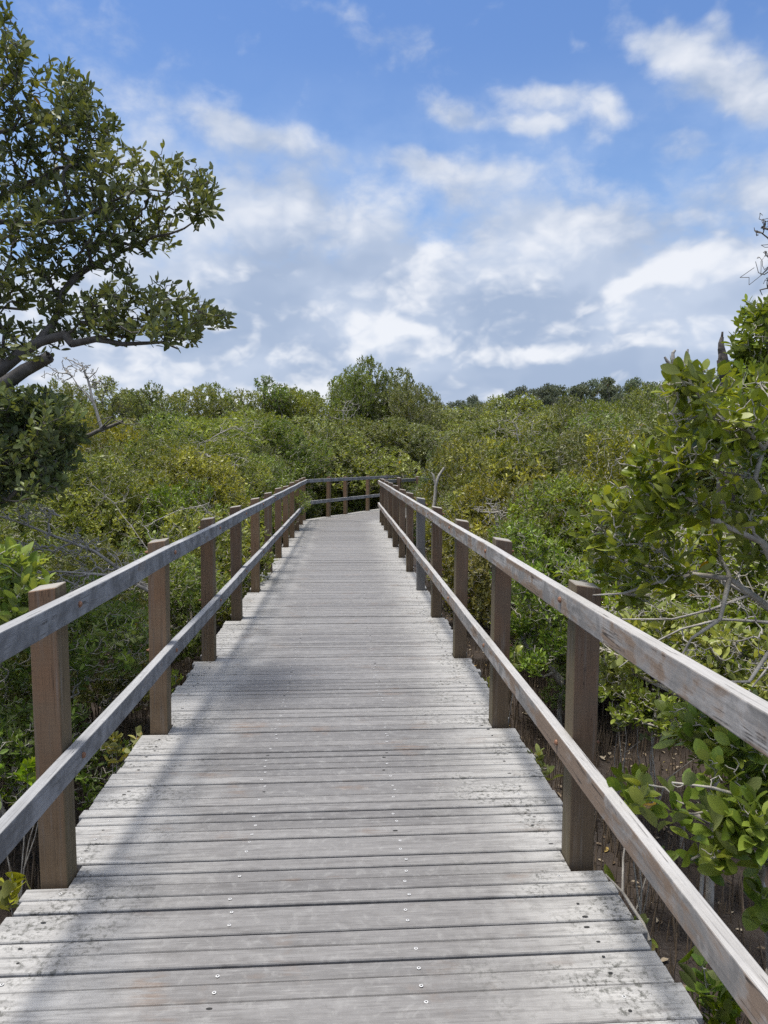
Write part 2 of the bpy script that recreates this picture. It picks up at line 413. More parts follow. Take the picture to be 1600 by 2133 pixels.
M['leaf_olive'] = mat_leaf('olive_mangrove_leaf', (.066, .088, .015), (.165, .195, .030), (.310, .325, .062))
M['leaf_green'] = mat_leaf('green_mangrove_leaf', (.062, .098, .014), (.145, .205, .027), (.285, .345, .052))
M['leaf_gold'] = mat_leaf('golden_mangrove_leaf', (.090, .100, .014), (.215, .215, .028), (.380, .350, .052), .02)
M['leaf_deep'] = mat_leaf('dark_mangrove_leaf', (0.048, 0.069, 0.027), (0.099, 0.126, 0.042), (0.188, 0.210, 0.068), .008, (.17, .195, .115), .42)
M['leaf_gloss'] = mat_leaf('bright_glossy_leaf', (.068, .115, .013), (.155, .220, .022), (.290, .330, .040), .012, (.20, .23, .09), .26, .34)
M['leaf_bush'] = mat_leaf('broad_olive_leaf', (.090, .120, .016), (.215, .250, .032), (.390, .400, .065), .02, (.22, .25, .085), .33, .34)
M['leaf_grey'] = mat_leaf('grey_green_gum_leaf', (.075, .105, .070), (.140, .175, .115), (.215, .245, .165), .0, (.14, .16, .12), .5, .2)

# ------------------------------------------------------------------ ground
MUD_Z = -1.0
def mat_mud():
    mt, N, p = material('wet_tidal_mud')
    geo = N.new('ShaderNodeNewGeometry'); pos = geo.outputs['Position']
    a = N.noise(pos, 1.2, 5.0, .6); b = N.noise(pos, 14.0, 6.0, .65, .4); c = N.noise(pos, 60.0, 4.0, .6)
    col = N.mix(N.remap(a, .35, .65), (.022, .016, .013), (.048, .034, .026))
    col = N.mix(N.remap(b, .45, .7, 0, .7), col, (.020, .014, .011))
    col = N.mix(N.remap(c, .58, .74, 0, .5), col, (.14, .105, .075))
    N.l.new(col, p.inputs['Base Color'])
    N.put(p.inputs['Roughness'], N.remap(a, .35, .6, .35, .8))
    bump(N, p, N.math('ADD', b, N.math('MULTIPLY', c, .5)), .8, .03)
    return mt
M['mud'] = mat_mud()

def build_ground():
    ax = np.concatenate([-np.geomspace(900, 14, 14), np.linspace(-12, 12, 97), np.geomspace(14, 900, 14)])
    ay = np.concatenate([-np.geomspace(900, 8, 14), np.linspace(-6, 26, 129), np.geomspace(28, 1500, 16)])
    X, Y = np.meshgrid(ax, ay, indexing='ij')
    near = np.exp(-(X/14)**2-((Y-8)/16)**2)
    Z = MUD_Z + near*(.05*np.sin(X*1.7+1.1*np.sin(Y*.9))+.04*np.sin(Y*2.3+X*.7)+.03*np.sin(X*4.1-Y*3.3))
    nx, ny = X.shape
    idx = np.arange(nx*ny).reshape(nx, ny)
    F = np.stack([idx[:-1, :-1], idx[1:, :-1], idx[1:, 1:], idx[:-1, 1:]], -1).reshape(-1, 4)
    o = link('mud_ground', quad_mesh('mud_ground', np.stack([X, Y, Z], -1).reshape(-1, 3), F, [M['mud']], smooth=True))
    tag(o, 'dark brown tidal mud under the boardwalk and mangroves', 'ground', kind='structure')
build_ground()

# ------------------------------------------------------------------ boardwalk
XL, XR = -1.031, 0.893            # inner faces of the posts
EL_, ER_ = -1.165, 1.020          # deck edges
PW = 0.100
MID = np.array([(EL_+ER_)/2, 18.80]); TURN = math.radians(26); TANH = math.tan(TURN/2)
D2 = np.array([math.sin(TURN), math.cos(TURN)]); R2 = np.array([math.cos(TURN), -math.sin(TURN)])
HALF = (ER_-EL_)/2
LEFT_Y = [2.656+1.51*k for k in range(-2, 11)] + [18.93]
RIGHT_Y = [2.711+1.51*k for k in range(-2, 10)] + [17.60, 18.42]
LEFT_S = [1.12, 2.22, 3.82, 5.3, 6.8, 8.3, 9.8, 11.3]
RIGHT_S = [1.4, 2.9, 4.4, 5.9, 7.4, 8.9, 10.4]
LT, RT_ = XL-MID[0], XR-MID[0]

def walk2(s, t, z=0.0):
    p = MID + D2*s + R2*t
    return np.array([p[0], p[1], z])

def build_boardwalk():
    root = link('boardwalk', None, loc=(MID[0], 8, 0)); base = np.array([MID[0], 8, 0])
    tag(root, 'weathered grey timber boardwalk running ahead and bending right', 'boardwalk', kind='structure')
    R = np.random.default_rng(21)
    B = Boxes(); screws = []; holes = []
    TH = .034
    def plank(P0, P1, P2, P3, uvs, r, dz):
        # P0,P1 near edge (left,right), P2,P3 far edge (right,left); chamfered on its long top edges
        P = [np.append(q, 0) for q in (P0, P1, P2, P3)]
        n = unit(P[3]-P[0]+P[2]-P[1]); ch = .0025
        t1, t2 = R.normal(0, .0012, 2)
        bot = [q+np.array([0, 0, -TH]) for q in P]
        mid = [q+np.array([0, 0, dz+(-.004)+(t1 if i < 2 else t2)]) for i, q in enumerate(P)]
        top = [mid[0]+n*ch, mid[1]+n*ch, mid[2]-n*ch, mid[3]-n*ch]; top = [q+np.array([0, 0, .004]) for q in top]
        B.hexa(bot+mid, uvs*2, r); B.hexa([q-np.array([0, 0, .0001]) for q in mid]+top, uvs*2, r)
    def run(seg):
        y = -1.6 if seg == 1 else -HALF*TANH-.02
        end = MID[1]+HALF*TANH+.05 if seg == 1 else 13.0
        i = 0; nextwide = 3
        while y < end:
            wide = (i == nextwide)
            if wide: nextwide += int(R.integers(5, 9))
            w = (.138 if wide else .0688)+R.normal(0, .0012); gap = (.0066+abs(R.normal(0, .0014)))*(1.7 if wide and R.random() < .8 else 1)
            y0, y1 = y, y+w; y = y1+gap; i += 1
            dz = R.normal(0, .0012); r = R.random(); uo = R.random()*3
            sk = .016 if seg == 1 else 0.0
            lo, hi = -HALF+R.normal(0, .007)-(.015 if R.random() < .08 else 0), HALF+R.normal(0, .007)+(.015 if R.random() < .08 else 0)
            posts_l = LEFT_Y if seg == 1 else LEFT_S; posts_r = RIGHT_Y if seg == 1 else RIGHT_S
            yl0, yl1 = y0-sk*HALF, y1-sk*HALF; yr0, yr1 = y0+sk*HALF, y1+sk*HALF
            for q in posts_l:
                if yl1 > q-.004 and yl0 < q+PW+.004: lo = LT+.004
            for q in posts_r:
                if yr1 > q-.004 and yr0 < q+PW+.004: hi = RT_-.004
            def ends(yy):
                a, b = lo, hi
                if seg == 1:      # keep t < (MIDy - yy)/tan
                    b = min(b, (MID[1]-.003-yy)/TANH)
                else:             # keep t < s/tan
                    b = min(b, (yy-.003)/TANH)
                return a, b
            a0, b0 = ends(y0); a1, b1 = ends(y1)
            if b0 <= a0+.02 and b1 <= a1+.02: continue
            b0 = max(b0, a0+.001); b1 = max(b1, a1+.001)
            def pt(t, yy):
                if seg == 1: return np.array([MID[0]+t, yy+sk*t])
                return MID + D2*yy + R2*t
            uv = [(a0, 0+uo), (b0, 0+uo), (b1, w+uo), (a1, w+uo)]
            plank(pt(a0, y0), pt(b0, y0), pt(b1, y1), pt(a1, y1), uv, r, dz)
            for tx in (-.975, -.325, .307, .915):
                tx += R.normal(0, .010)
                if tx < lo+.02 or tx > min(b0, b1)-.02: continue
                for fy in ((.3, .72) if wide else (.5,)):
                    if R.random() < .2: continue
                    q = pt(tx+R.normal(0, .006), y0+w*(fy+R.normal(0, .09)))
                    edge = abs(tx) > .8
                    (holes if (edge and R.random() < .75) or R.random() < .1 else screws).append((q[0], q[1], dz+.0012))
    run(1); run(2)
    o = link('deck', B.mesh('deck', [M['deck']]), root, -0*base); o.location = -base
    # screws: ring heads with dark sockets, and sunken holes
    v = []; f = []; mi = []; n = 0
    K = 8
    for lst, kind in ((screws, 0), (holes, 1)):
        for (x, yv, z) in lst:
            if yv > 12: continue
            rr = .0066 if kind == 0 else .0048
            ring = [(math.cos(2*math.pi*j/K), math.sin(2*math.pi*j/K)) for j in range(K)]
            stretch = 1 if kind == 0 else R.uniform(1.2, 2.4)
            for k_, rad in enumerate((rr, rr*.45)):
                for cx_, cy_ in ring: v.append((x+cx_*rad*stretch, yv+cy_*rad, z+.0006+k_*.0004))
            v.append((x, yv, z+.0006))
            for j in range(K):
                j2 = (j+1) % K
                f.append((n+j, n+j2, n+K+j2, n+K+j)); mi.append(kind)
            for j in range(0, K, 2):
                f.append((n+2*K, n+K+j, n+K+(j+1) % K, n+K+(j+2) % K)); mi.append(1)
            n += 2*K+1
    s = link('screws', quad_mesh('screws', v, f, [M['steel'], M['hole']], mat_idx=mi), root); s.location = -base
    s['kind'] = 'stuff'
    # joists, bearers, piles
    for tx in (-.975, -.325, .307, .915):
        b = Boxes(); b.beam((MID[0]+tx, -1.6, -TH-.076), (MID[0]+tx, MID[1]-tx*TANH, -TH-.076), .07, .15)
        link('joist', b.mesh('joist', [M['joist']]), root, -base)
        b = Boxes(); b.beam(walk2(tx*TANH, tx, -TH-.076), walk2(13, tx, -TH-.076), .07, .15)
        link('joist', b.mesh('joist', [M['joist']]), root, -base)
    for yv in np.arange(.4, 18, 3.02):
        b = Boxes(); b.beam((EL_+.06, yv, -.285), (ER_-.06, yv, -.285), .1, .15)
        link('bearer', b.mesh('bearer', [M['joist']]), root, -base)
        for xx in (-.85, .70):
            a = np.linspace(0, 2*math.pi, 10, endpoint=False)
            vv = [(xx+.09*math.cos(t), yv+.09*math.sin(t), zz) for zz in (-1.4, -.36) for t in a]
            ff = [(j, (j+1) % 10, 10+(j+1) % 10, 10+j) for j in range(10)]
            link('pile', quad_mesh('pile', vv, ff, [M['joist']], smooth=True), root, -base)
build_boardwalk()

def post_mesh(face_dir, out_dir, origin, dark, rs):
    """One square post: origin is its near inner foot; out_dir points away from the walk, face_dir along it."""
    H = 1.134+rs.normal(0, .006)
    o = np.asarray(origin, float); f = np.append(face_dir, 0); s = np.append(out_dir, 0)
    lean = np.append(np.asarray(out_dir)*rs.normal(0, .006)+np.asarray(face_dir)*rs.normal(0, .006), 0)
    c = []; uv = []
    for z, top in ((-.30, 0), (H, 1)):
        for a, b in ((0, 0), (1, 0), (1, 1), (0, 1)):
            zz = z - (.016*b - .006*a if top else 0)
            c.append(o+f*PW*a+s*PW*b+np.array([0, 0, zz])+(lean if top else 0)); uv.append((zz, a*PW+b*PW*1.7))
    if np.cross(face_dir, out_dir) < 0:
        c = [c[i] for i in (0, 3, 2, 1, 4, 7, 6, 5)]; uv = [uv[i] for i in (0, 3, 2, 1, 4, 7, 6, 5)]
    B = Boxes(); B.hexa(c, uv, rs.random())
    me = B.mesh('post', [dark])
    return me, H

def bolt_mesh(p_in, p_out, n_in, z):
    """One bolt: domed head on the rail's inner face, shank through rail and post, nut on the outer face."""
    n_in = np.append(n_in, 0); tdir = np.cross(n_in, (0, 0, 1.0)); K = 8
    a = np.array([p_in[0], p_in[1], z]); b = np.array([p_out[0], p_out[1], z])
    prof = [(a+n_in*.010, .001), (a+n_in*.009, .007), (a+n_in*.005, .0115), (a, .0125), (a, .006), (b, .006), (b, .011), (b-n_in*.014, .011),
            (b-n_in*.014, .006), (b-n_in*.026, .006), (b-n_in*.026, .001)]
    v = [c+(tdir*math.cos(t)+np.array([0, 0, 1.0])*math.sin(t))*r for c, r in prof for t in np.linspace(0, 2*math.pi, K, endpoint=False)]
    f = [(l*K+j, l*K+(j+1) % K, (l+1)*K+(j+1) % K, (l+1)*K+j) for l in range(len(prof)-1) for j in range(K)]
    return quad_mesh('bolt', v, f, [M['copper']])

def build_handrail(side):
    left = side == 'L'
    rs = np.random.default_rng(3 if left else 4)
    base = np.array([XL if left else XR, 2.6, 0.0])
    root = link('timber_handrail', None, loc=base)
    tag(root, 'handrail of brown posts and blue-grey rails left of the walk, turning with it' if left else
        'timber handrail of brown posts and brown-patched grey rails on the right of the walk', 'handrail')
    out1 = np.array([-1.0, 0]) if left else np.array([1.0, 0]); out2 = -R2 if left else R2
    for k, yv in enumerate(LEFT_Y if left else RIGHT_Y):
        mt = M['post'] if left else M['post_dark']
        if left and k in (5, 7): mt = M['post_dark']
        if not left and k == 6: mt = M['post_grey']
        me, H = post_mesh(np.array([0, 1.0]), out1, (base[0], yv, 0), mt, rs)
        p = link('post', me, root, -base); bevel(p, .003)
        if not left and k == 6: p['label'] = 'grey weathered post'
        yb = yv+.05
        xi = base[0]-out1[0]*.0455
        for zb in (1.057, .480): link('bolt', bolt_mesh((xi, yb), (base[0]+out1[0]*PW, yb), -out1, zb), p)
    for k, s in enumerate(LEFT_S if left else RIGHT_S):
        o = walk2(s, LT if left else RT_)
        me, H = post_mesh(D2, out2, o, M['post'] if left else M['post_dark'], rs)
        p = link('post', me, root, -base); bevel(p, .003)
        pb = o[:2]+D2*.05
        for zb in (1.037, .460): link('bolt', bolt_mesh(pb-out2*.0455, pb+out2*PW, -out2, zb), p)
    # rails: lengths of two bays, butted at the posts
    ys = [LEFT_Y, RIGHT_Y][not left]; ss = [LEFT_S, RIGHT_S][not left]
    cx = base[0]-out1[0]*.0225
    tmid = cx-MID[0]
    ycorner = MID[1]-tmid*TANH; scorner = tmid*TANH
    for name, z0 in (('top_rail', 1.057), ('lower_rail', .480)):
        cuts = [ys[0]-.75]+[y+.05 for y in ys[1:-1:2]]+[ycorner]
        if cuts[-1]-cuts[-2] < .6: cuts.pop(-2)
        for a, b in zip(cuts[:-1], cuts[1:]):
            za = z0-.0012*max(a-2, 0)+rs.normal(0, .002); zb = z0-.0012*max(b-2, 0)+rs.normal(0, .002)
            B = Boxes(); nseg = 5; R0 = rs.random(); pts = []
            for j in range(nseg+1):
                t = j/nseg; bow = math.sin(math.pi*t)
                pts.append(np.array([cx+bow*rs.normal(0, .0015), a+(b-a)*t, za+(zb-za)*t-bow*.006]))
            pts[0][1] += .0015; pts[-1][1] -= .0015
            v = []; uv = []; f = []; uvl = []
            for q in pts:
                for sx, sz in ((-1, -1), (1, -1), (1, 1), (-1, 1)):
                    v.append(q+np.array([sx*.0225, 0, sz*.045])); uv.append((q[1], sx*.0225+sz*.017))
            for j in range(nseg):
                for e in range(4):
                    quad = (4*j+e, 4*j+(e+1) % 4, 4*j+4+(e+1) % 4, 4*j+4+e); f.append(quad); uvl += [uv[i] for i in quad]
            for quad in ((3, 2, 1, 0), tuple(4*nseg+i for i in range(4))): f.append(quad); uvl += [uv[i] for i in quad]
            f = [q[::-1] for q in f]; uvl = [uvl[4*i+3-j] for i in range(len(f)) for j in range(4)]
            o = link(name, quad_mesh(name, v, f, [M['rail_cold'] if left else M['rail_warm']], [R0]*len(f), uvl), root, -base)
            bevel(o, .004, 2)
        cuts = [scorner]+[s+.05 for s in ss[1:-1:2]]+[ss[-1]+.8]
        for a, b in zip(cuts[:-1], cuts[1:]):
            zc = z0-.02
            B = Boxes(); B.beam(walk2(a+.0015, tmid, zc), walk2(b-.0015, tmid, zc), .045, .09, rs.random())
            o = link(name, B.mesh(name, [M['rail_cold']]), root, -base); bevel(o, .004, 2)
build_handrail('L'); build_handrail('R')

# ------------------------------------------------------------------ plants: skeleton, tubes, leaves
class Skeleton:
    """Branch nodes with parents; tips are joined one after another to the nearest sensible node."""
    def __init__(s, cap=60000):
        s.P = np.zeros((cap, 3)); s.par = np.full(cap, -1); s.dist = np.zeros(cap); s.n = 0; s.tips = []; s.taxis = []; s.fix = {}
    def add(s, p, par, rad=None):
        i = s.n; s.P[i] = p; s.par[i] = par; s.n += 1
        s.dist[i] = 0 if par < 0 else s.dist[par]+np.linalg.norm(s.P[par]-s.P[i])
        if rad is not None: s.fix[i] = rad
        return i
    def path(s, pts, par, r0=None, r1=None):
        ids = []
        for k, p in enumerate(pts):
            r = None if r0 is None else r0+(r1-r0)*k/max(1, len(pts)-1)
            par = s.add(p, par, r); ids.append(par)
        return ids
    def grow(s, tips, R, wob=.10, segs=3, sag=0.0, lo=0, keep=None):
        root = s.P[0]
        order = np.argsort(np.linalg.norm(tips-root, axis=1))
        for t in tips[order]:
            d = np.linalg.norm(s.P[lo:s.n]-t, axis=1)
            score = d + .22*s.dist[lo:s.n]
            # prefer joints lower than the tip, so twigs climb
            score = score + .6*np.maximum(s.P[lo:s.n, 2]-t[2], 0)
            j = int(np.argmin(score))+lo
            a = s.P[j]; L = np.linalg.norm(t-a); par = j
            if L < 1e-4: continue
            off = R.normal(0, wob, 3)*L
            gp = s.par[j]
            fwd = unit(a-s.P[gp]) if gp >= 0 else np.array([0, 0, 1.0])
            for k in range(1, segs):
                u = k/segs
                p = a+(t-a)*u + fwd*L*.28*math.sin(math.pi*u)*(1-u) + off*math.sin(math.pi*u) + R.normal(0, wob*.45, 3)*L - np.array([0, 0, sag*L*math.sin(math.pi*u)])
                par = s.add(p, par)
            i = s.add(t, par); s.tips.append(i)
            s.taxis.append(unit(t-s.P[par]))
    def radii(s, r_tip, power=.42):
        n = s.n; c = np.zeros(n); ch = np.bincount(s.par[1:n][s.par[1:n] >= 0], minlength=n)
        c[ch == 0] = 1
        for i in range(n-1, 0, -1):
            if s.par[i] >= 0: c[s.par[i]] += max(c[i], 1e-3)
        r = r_tip*np.maximum(c, 1)**power
        for i, v in s.fix.items(): r[i] = max(v, min(r[i], v*1.3))
        return r
    def tubes(s, r_tip, power=.42, sides=4, rmax=9, thick_sides=7, thick=.018):
        n = s.n; r = np.minimum(s.radii(r_tip, power), rmax)
        idx = np.array([i for i in range(n) if s.par[i] >= 0])
        V = []; F = []; off = 0
        for sel, K in ((r[idx] < thick, sides), (r[idx] >= thick, thick_sides)):
            ii = idx[sel]
            if len(ii) == 0: continue
            a = s.P[s.par[ii]]; b = s.P[ii]; rb = r[ii]; ra = np.minimum(r[s.par[ii]], rb*1.45)
            d = unit(b-a); ref = np.where(np.abs(d[:, 2:3]) > .9, np.array([[1.0, 0, 0]]), np.array([[0, 0, 1.0]]))
            e1 = unit(np.cross(d, ref)); e2 = np.cross(d, e1)
            b = b + d*rb[:, None]*.4
            th = np.linspace(0, 2*math.pi, K, endpoint=False)
            ring = e1[:, None, :]*np.cos(th)[None, :, None]+e2[:, None, :]*np.sin(th)[None, :, None]
            v = np.concatenate([a[:, None]+ring*ra[:, None, None], b[:, None]+ring*rb[:, None, None]], 1)  # m,2K,3
            m_ = len(ii); basei = (np.arange(m_)*2*K)[:, None, None]+off
            j = np.arange(K); quad = np.stack([j, (j+1) % K, K+(j+1) % K, K+j], -1)[None]
            V.append(v.reshape(-1, 3)); F.append((basei+quad).reshape(-1, 4)); off += m_*2*K
        return np.concatenate(V), np.concatenate(F)

LEAF_SIMPLE = (np.array([(0, 0, 0), (.36, .5, .10), (.74, .38, .10), (1, 0, 0), (.74, -.38, .10), (.36, -.5, .10)]), np.array([(0, 3, 2, 1), (0, 5, 4, 3)]))
def leaf_fine():
    xs = [0, .12, .30, .52, .74, .90, 1.0]; ws = [.03, .22, .42, .5, .43, .25, .02]
    v = []; f = []
    for x, w in zip(xs, ws):
        droop = -.16*(x-.35)**2
        for y in (-1, 0, 1): v.append((x, y*w, droop+(.13*w if y else 0)))
    for i in range(len(xs)-1):
        a = 3*i
        f += [(a, a+3, a+4, a+1), (a+1, a+4, a+5, a+2)]
    return np.array(v), np.array(f)
LEAF_FINE = leaf_fine()

def leaves(tips, axes, R, size, pairs, width=.42, shape=LEAF_SIMPLE, up=.5, spread=(32, 78), back=1.1, jitter=.22, smooth=True):
    """Opposite pairs of leaves along the last stretch of each twig."""
    T = []; A = []; K = []
    for t, a in zip(tips, axes):
        k = int(R.integers(pairs[0], pairs[1]+1))
        for q in range(k): T.append(t); A.append(a); K.append(q/max(1, k-1) if k > 1 else 0)
    T = np.array(T); A = unit(np.array(A)+np.array([0, 0, up])+R.normal(0, .18, (len(T), 3))); K = np.array(K)
    ref = unit(R.normal(0, 1, (len(T), 3))); e1 = unit(np.cross(A, ref)); e2 = np.cross(A, e1)
    q90 = (np.arange(len(T)) % 2)[:, None]
    e = np.where(q90 > 0, e2, e1)
    Ls = []; Ns = []; Bs = []; Sz = []
    for sgn in (-1, 1):
        th = np.radians(spread[0]+(spread[1]-spread[0])*K+R.normal(0, 10, len(K)))[:, None]
        L = unit(A*np.cos(th)+e*sgn*np.sin(th)+R.normal(0, jitter*.5, A.shape))
        Nn = unit(A-L*np.sum(A*L, 1, keepdims=True)+R.normal(0, jitter, A.shape)); Nn = unit(Nn-L*np.sum(Nn*L, 1, keepdims=True))
        Ls.append(L); Ns.append(Nn); Bs.append(T-A*(K*size*back)[:, None]); Sz.append(size*np.clip(R.normal(1, .17, len(K)), .55, 1.4)*(1-.22*(1-K)))
    L = np.concatenate(Ls); Nn = np.concatenate(Ns); B = np.concatenate(Bs); Sz = np.concatenate(Sz)
    S = np.cross(Nn, L)
    sv, sf = shape
    wd = width*np.clip(R.normal(1, .14, len(L)), .6, 1.4)
    curl = np.clip(R.normal(1.0, .8, len(L)), -.8, 3.0)[:, None, None]
    v = (B[:, None]+(L[:, None]*sv[None, :, 0:1]+S[:, None]*(sv[None, :, 1:2]*wd[:, None, None])+Nn[:, None]*sv[None, :, 2:3]*wd[:, None, None]*1.7*curl)*Sz[:, None, None])
    nv = len(sv); f = (np.arange(len(L))*nv)[:, None, None]+sf[None]
    k = R.normal(0, 1, (3, 3))*4.0/max(.3, np.ptp(B[:, 2]))
    clump = .5+.5*np.sin(B@k[0]*2.2+1.7*np.sin(B@k[1]*2.2))*np.sin(B@k[2]*2.0+1)
    rl = R.random(len(L)); rl = np.where(rl > .9988, rl, np.clip(.5*rl+.5*clump*.98, 0, .955))
    rnd = np.repeat(rl, len(sf))
    return v.reshape(-1, 3), f.reshape(-1, 4), rnd

def lobe_tips(lobes, n, R, shell=.62, flat=.85, clump=None):
    """Tips spread through ellipsoid lobes (centre, radii), mostly near their outsides."""
    C = np.array([l[0] for l in lobes], float); Rd = np.array([l[1] for l in lobes], float)
    wgt = (Rd[:, 0]*Rd[:, 1]+Rd[:, 0]*Rd[:, 2]+Rd[:, 1]*Rd[:, 2]); wgt /= wgt.sum()
    i = R.choice(len(lobes), n, p=wgt)
    d = unit(R.normal(0, 1, (n, 3))); rad = shell+(1-shell)*R.random(n)**.6; rad *= np.where(R.random(n) < .22, R.random(n), 1)
    p = C[i]+d*Rd[i]*rad[:, None]
    # thin out tips buried in another lobe
    q = np.min(np.linalg.norm((p[:, None]-C[None])/Rd[None], axis=2)+np.where(np.arange(len(lobes))[None] == i[:, None], 9, 0), axis=1)
    keep = (q > .72) | (R.random(n) < .25)
    return p[keep]

def plant_meshes(name, sk, R, leaf, size, pairs, r_tip, bark, power=.42, rmax=9, fine=False, width=.42, up=.5, tips=None, extra=None, sides=4, spread=(32, 78)):
    v, f = sk.tubes(r_tip, power, rmax=rmax, sides=sides)
    trunk = quad_mesh(name+'_trunk', v, f, [M[bark]], smooth=True)
    ids = np.array(sk.tips); ax = np.array(sk.taxis)
    v, f, r = leaves(sk.P[ids], ax, R, size, pairs, width, LEAF_FINE if fine else LEAF_SIMPLE, up, spread)
    crown = quad_mesh(name+'_crown', v, f, [M[leaf]], r, smooth=fine)
    return trunk, crown

def shrub_proto(name, seed, h, rad, ntips, leaf, size, pairs=(3, 5), bark='bark', skirt=.25, nl=9, r_tip=.0022, tree=False, width=.42, airy=0.0):
    R = np.random.default_rng(seed)
    lobes = []
    for k in range(nl):
        a = 2*math.pi*(k/nl+R.uniform(-.06, .06)); u = R.random()
        rr = rad*(.25+.5*math.sqrt(u)) if k else 0
        z = h*(R.uniform(.45, .86) if not tree else R.uniform(.52, .88))*(1-.22*(rr/rad)**2)
        if k == 0: z = h*.84
        s = rad*R.uniform(.30, .52)
        lobes.append(((rr*math.cos(a), rr*math.sin(a), z), (s, s, s*R.uniform(.6, .85))))
    if skirt:
        for k in range(int(nl*.7)):
            a = 2*math.pi*R.random(); rr = rad*R.uniform(.45, .85); s = rad*R.uniform(.22, .36)
            lobes.append(((rr*math.cos(a), rr*math.sin(a), h*R.uniform(.16, .45)), (s, s, s*.8)))
    tips = lobe_tips(lobes, int(ntips*1.5), R)[:ntips]
    top = max(l[0][2]+l[1][2] for l in lobes); tips[:, 2] *= h/top
    tips = tips[tips[:, 2] > .12]
    sk = Skeleton(); sk.add((0, 0, -.15), -1)
    stems = 1 if tree else int(R.integers(2, 5))
    for k in range(stems):
        a = R.random()*6.28; ln = h*(R.uniform(.28, .42) if tree else R.uniform(.2, .4)); lean = .25 if tree else .55
        d = np.array([math.cos(a)*lean, math.sin(a)*lean, 1.0])
        pts = [d*ln*t+R.normal(0, .03*h/2, 3)*t for t in (.12, .35, .65, 1.0)]
        sk.path(pts, 0)
    sk.grow(tips, R, wob=.13, segs=4)
    # bare grey twigs poking about inside the canopy
    nb = int(ntips*.42)
    if nb:
        bt = lobe_tips(lobes, nb*2, R, shell=.75)[:nb]; bt[:, 2] *= h/top
        t0 = len(sk.tips); sk.grow(bt*np.array([1.06, 1.06, 1.0]), R, wob=.22, segs=4); del sk.tips[t0:]; del sk.taxis[t0:]
    return plant_meshes(name, sk, R, leaf, size, pairs, r_tip, bark, width=width)

def place(proto, loc, rot, scale, label, cat, group=None, name='mangrove_shrub', leaf=None):
    root = link(name, None, loc=loc); root.rotation_euler = (0, 0, float(rot))
    root.scale = [float(c) for c in (scale if hasattr(scale, '__len__') else (scale,)*3)]
    tag(root, label, cat, group)
    t = link('trunk', proto[0], root); c = link('crown', proto[1], root)
    if leaf:
        c.material_slots[0].link = 'OBJECT'; c.material_slots[0].material = M[leaf]
    return root

# ------------------------------------------------------------------ mangrove thickets
def spot(px, depth):
    p = at(px, 960, depth); return np.array([p[0], p[1], MUD_Z])
def height_to(px, py, depth): return at(px, py, depth)[2]-MUD_Z

PR = np.random.default_rng(99)
SH = [shrub_proto('shrub', 100+i, 2.6, 1.25, 1300, 'leaf_olive', .090, (3, 4)) for i in range(7)]
SHD = [shrub_proto('shrub', 140+i, 2.6, 1.25, 1400, 'leaf_green', .078, (3, 5), skirt=.4) for i in range(2)]
TR = [shrub_proto('tree', 200+i, 5.6, 2.0, 2500, 'leaf_olive', .130, (3, 4), bark='bark', nl=13, r_tip=.0032, tree=True) for i in range(4)]
SP = [shrub_proto('slim', 260+i, 5.2, 1.1, 620, 'leaf_olive', .090, (3, 4), bark='bark_dark', nl=8, skirt=0, r_tip=.0036, tree=True) for i in range(2)]
def gum_proto(seed):
    R = np.random.default_rng(seed); lobes = []
    for k in range(20):
        a = R.random()*6.28; rr = 4.2*math.sqrt(R.random()); s = R.uniform(.4, .85)
        lobes.append(((rr*math.cos(a), rr*math.sin(a), 11*R.uniform(.5, .95)*(1-.02*rr)), (s*1.25, s*1.25, s*.7)))
    tips = lobe_tips(lobes, 1500, R, .5); tips[:, 2] *= 11/max(l[0][2]+l[1][2] for l in lobes)
    sk = Skeleton(); sk.add((0, 0, -.3), -1); sk.path([(.1, 0, 1.5), (.0, .1, 3.2), (.2, .2, 4.6)], 0)
    sk.grow(tips, R, wob=.12, segs=4)
    return plant_meshes('gum', sk, R, 'leaf_grey', .24, (2, 3), .008, 'bark_dark', width=.5, up=.1)
GU = [gum_proto(300+i) for i in range(3)]

ORD = ['first', 'second', 'third', 'fourth', 'fifth', 'sixth', 'seventh', 'eighth', 'ninth', 'tenth', 'eleventh', 'twelfth', 'thirteenth']
def inside_walk(x, y, r):
    """Would a crown of radius r over (x, y) reach into the walk?"""
    if y < 19.5 and EL_-r*.62 < x < ER_+r*.62: return True
    q = np.array([x, y])-MID; s_, t_ = q@D2, q@R2
    return s_ > -1 and s_ < 13.5 and abs(t_) < HALF+r*.62

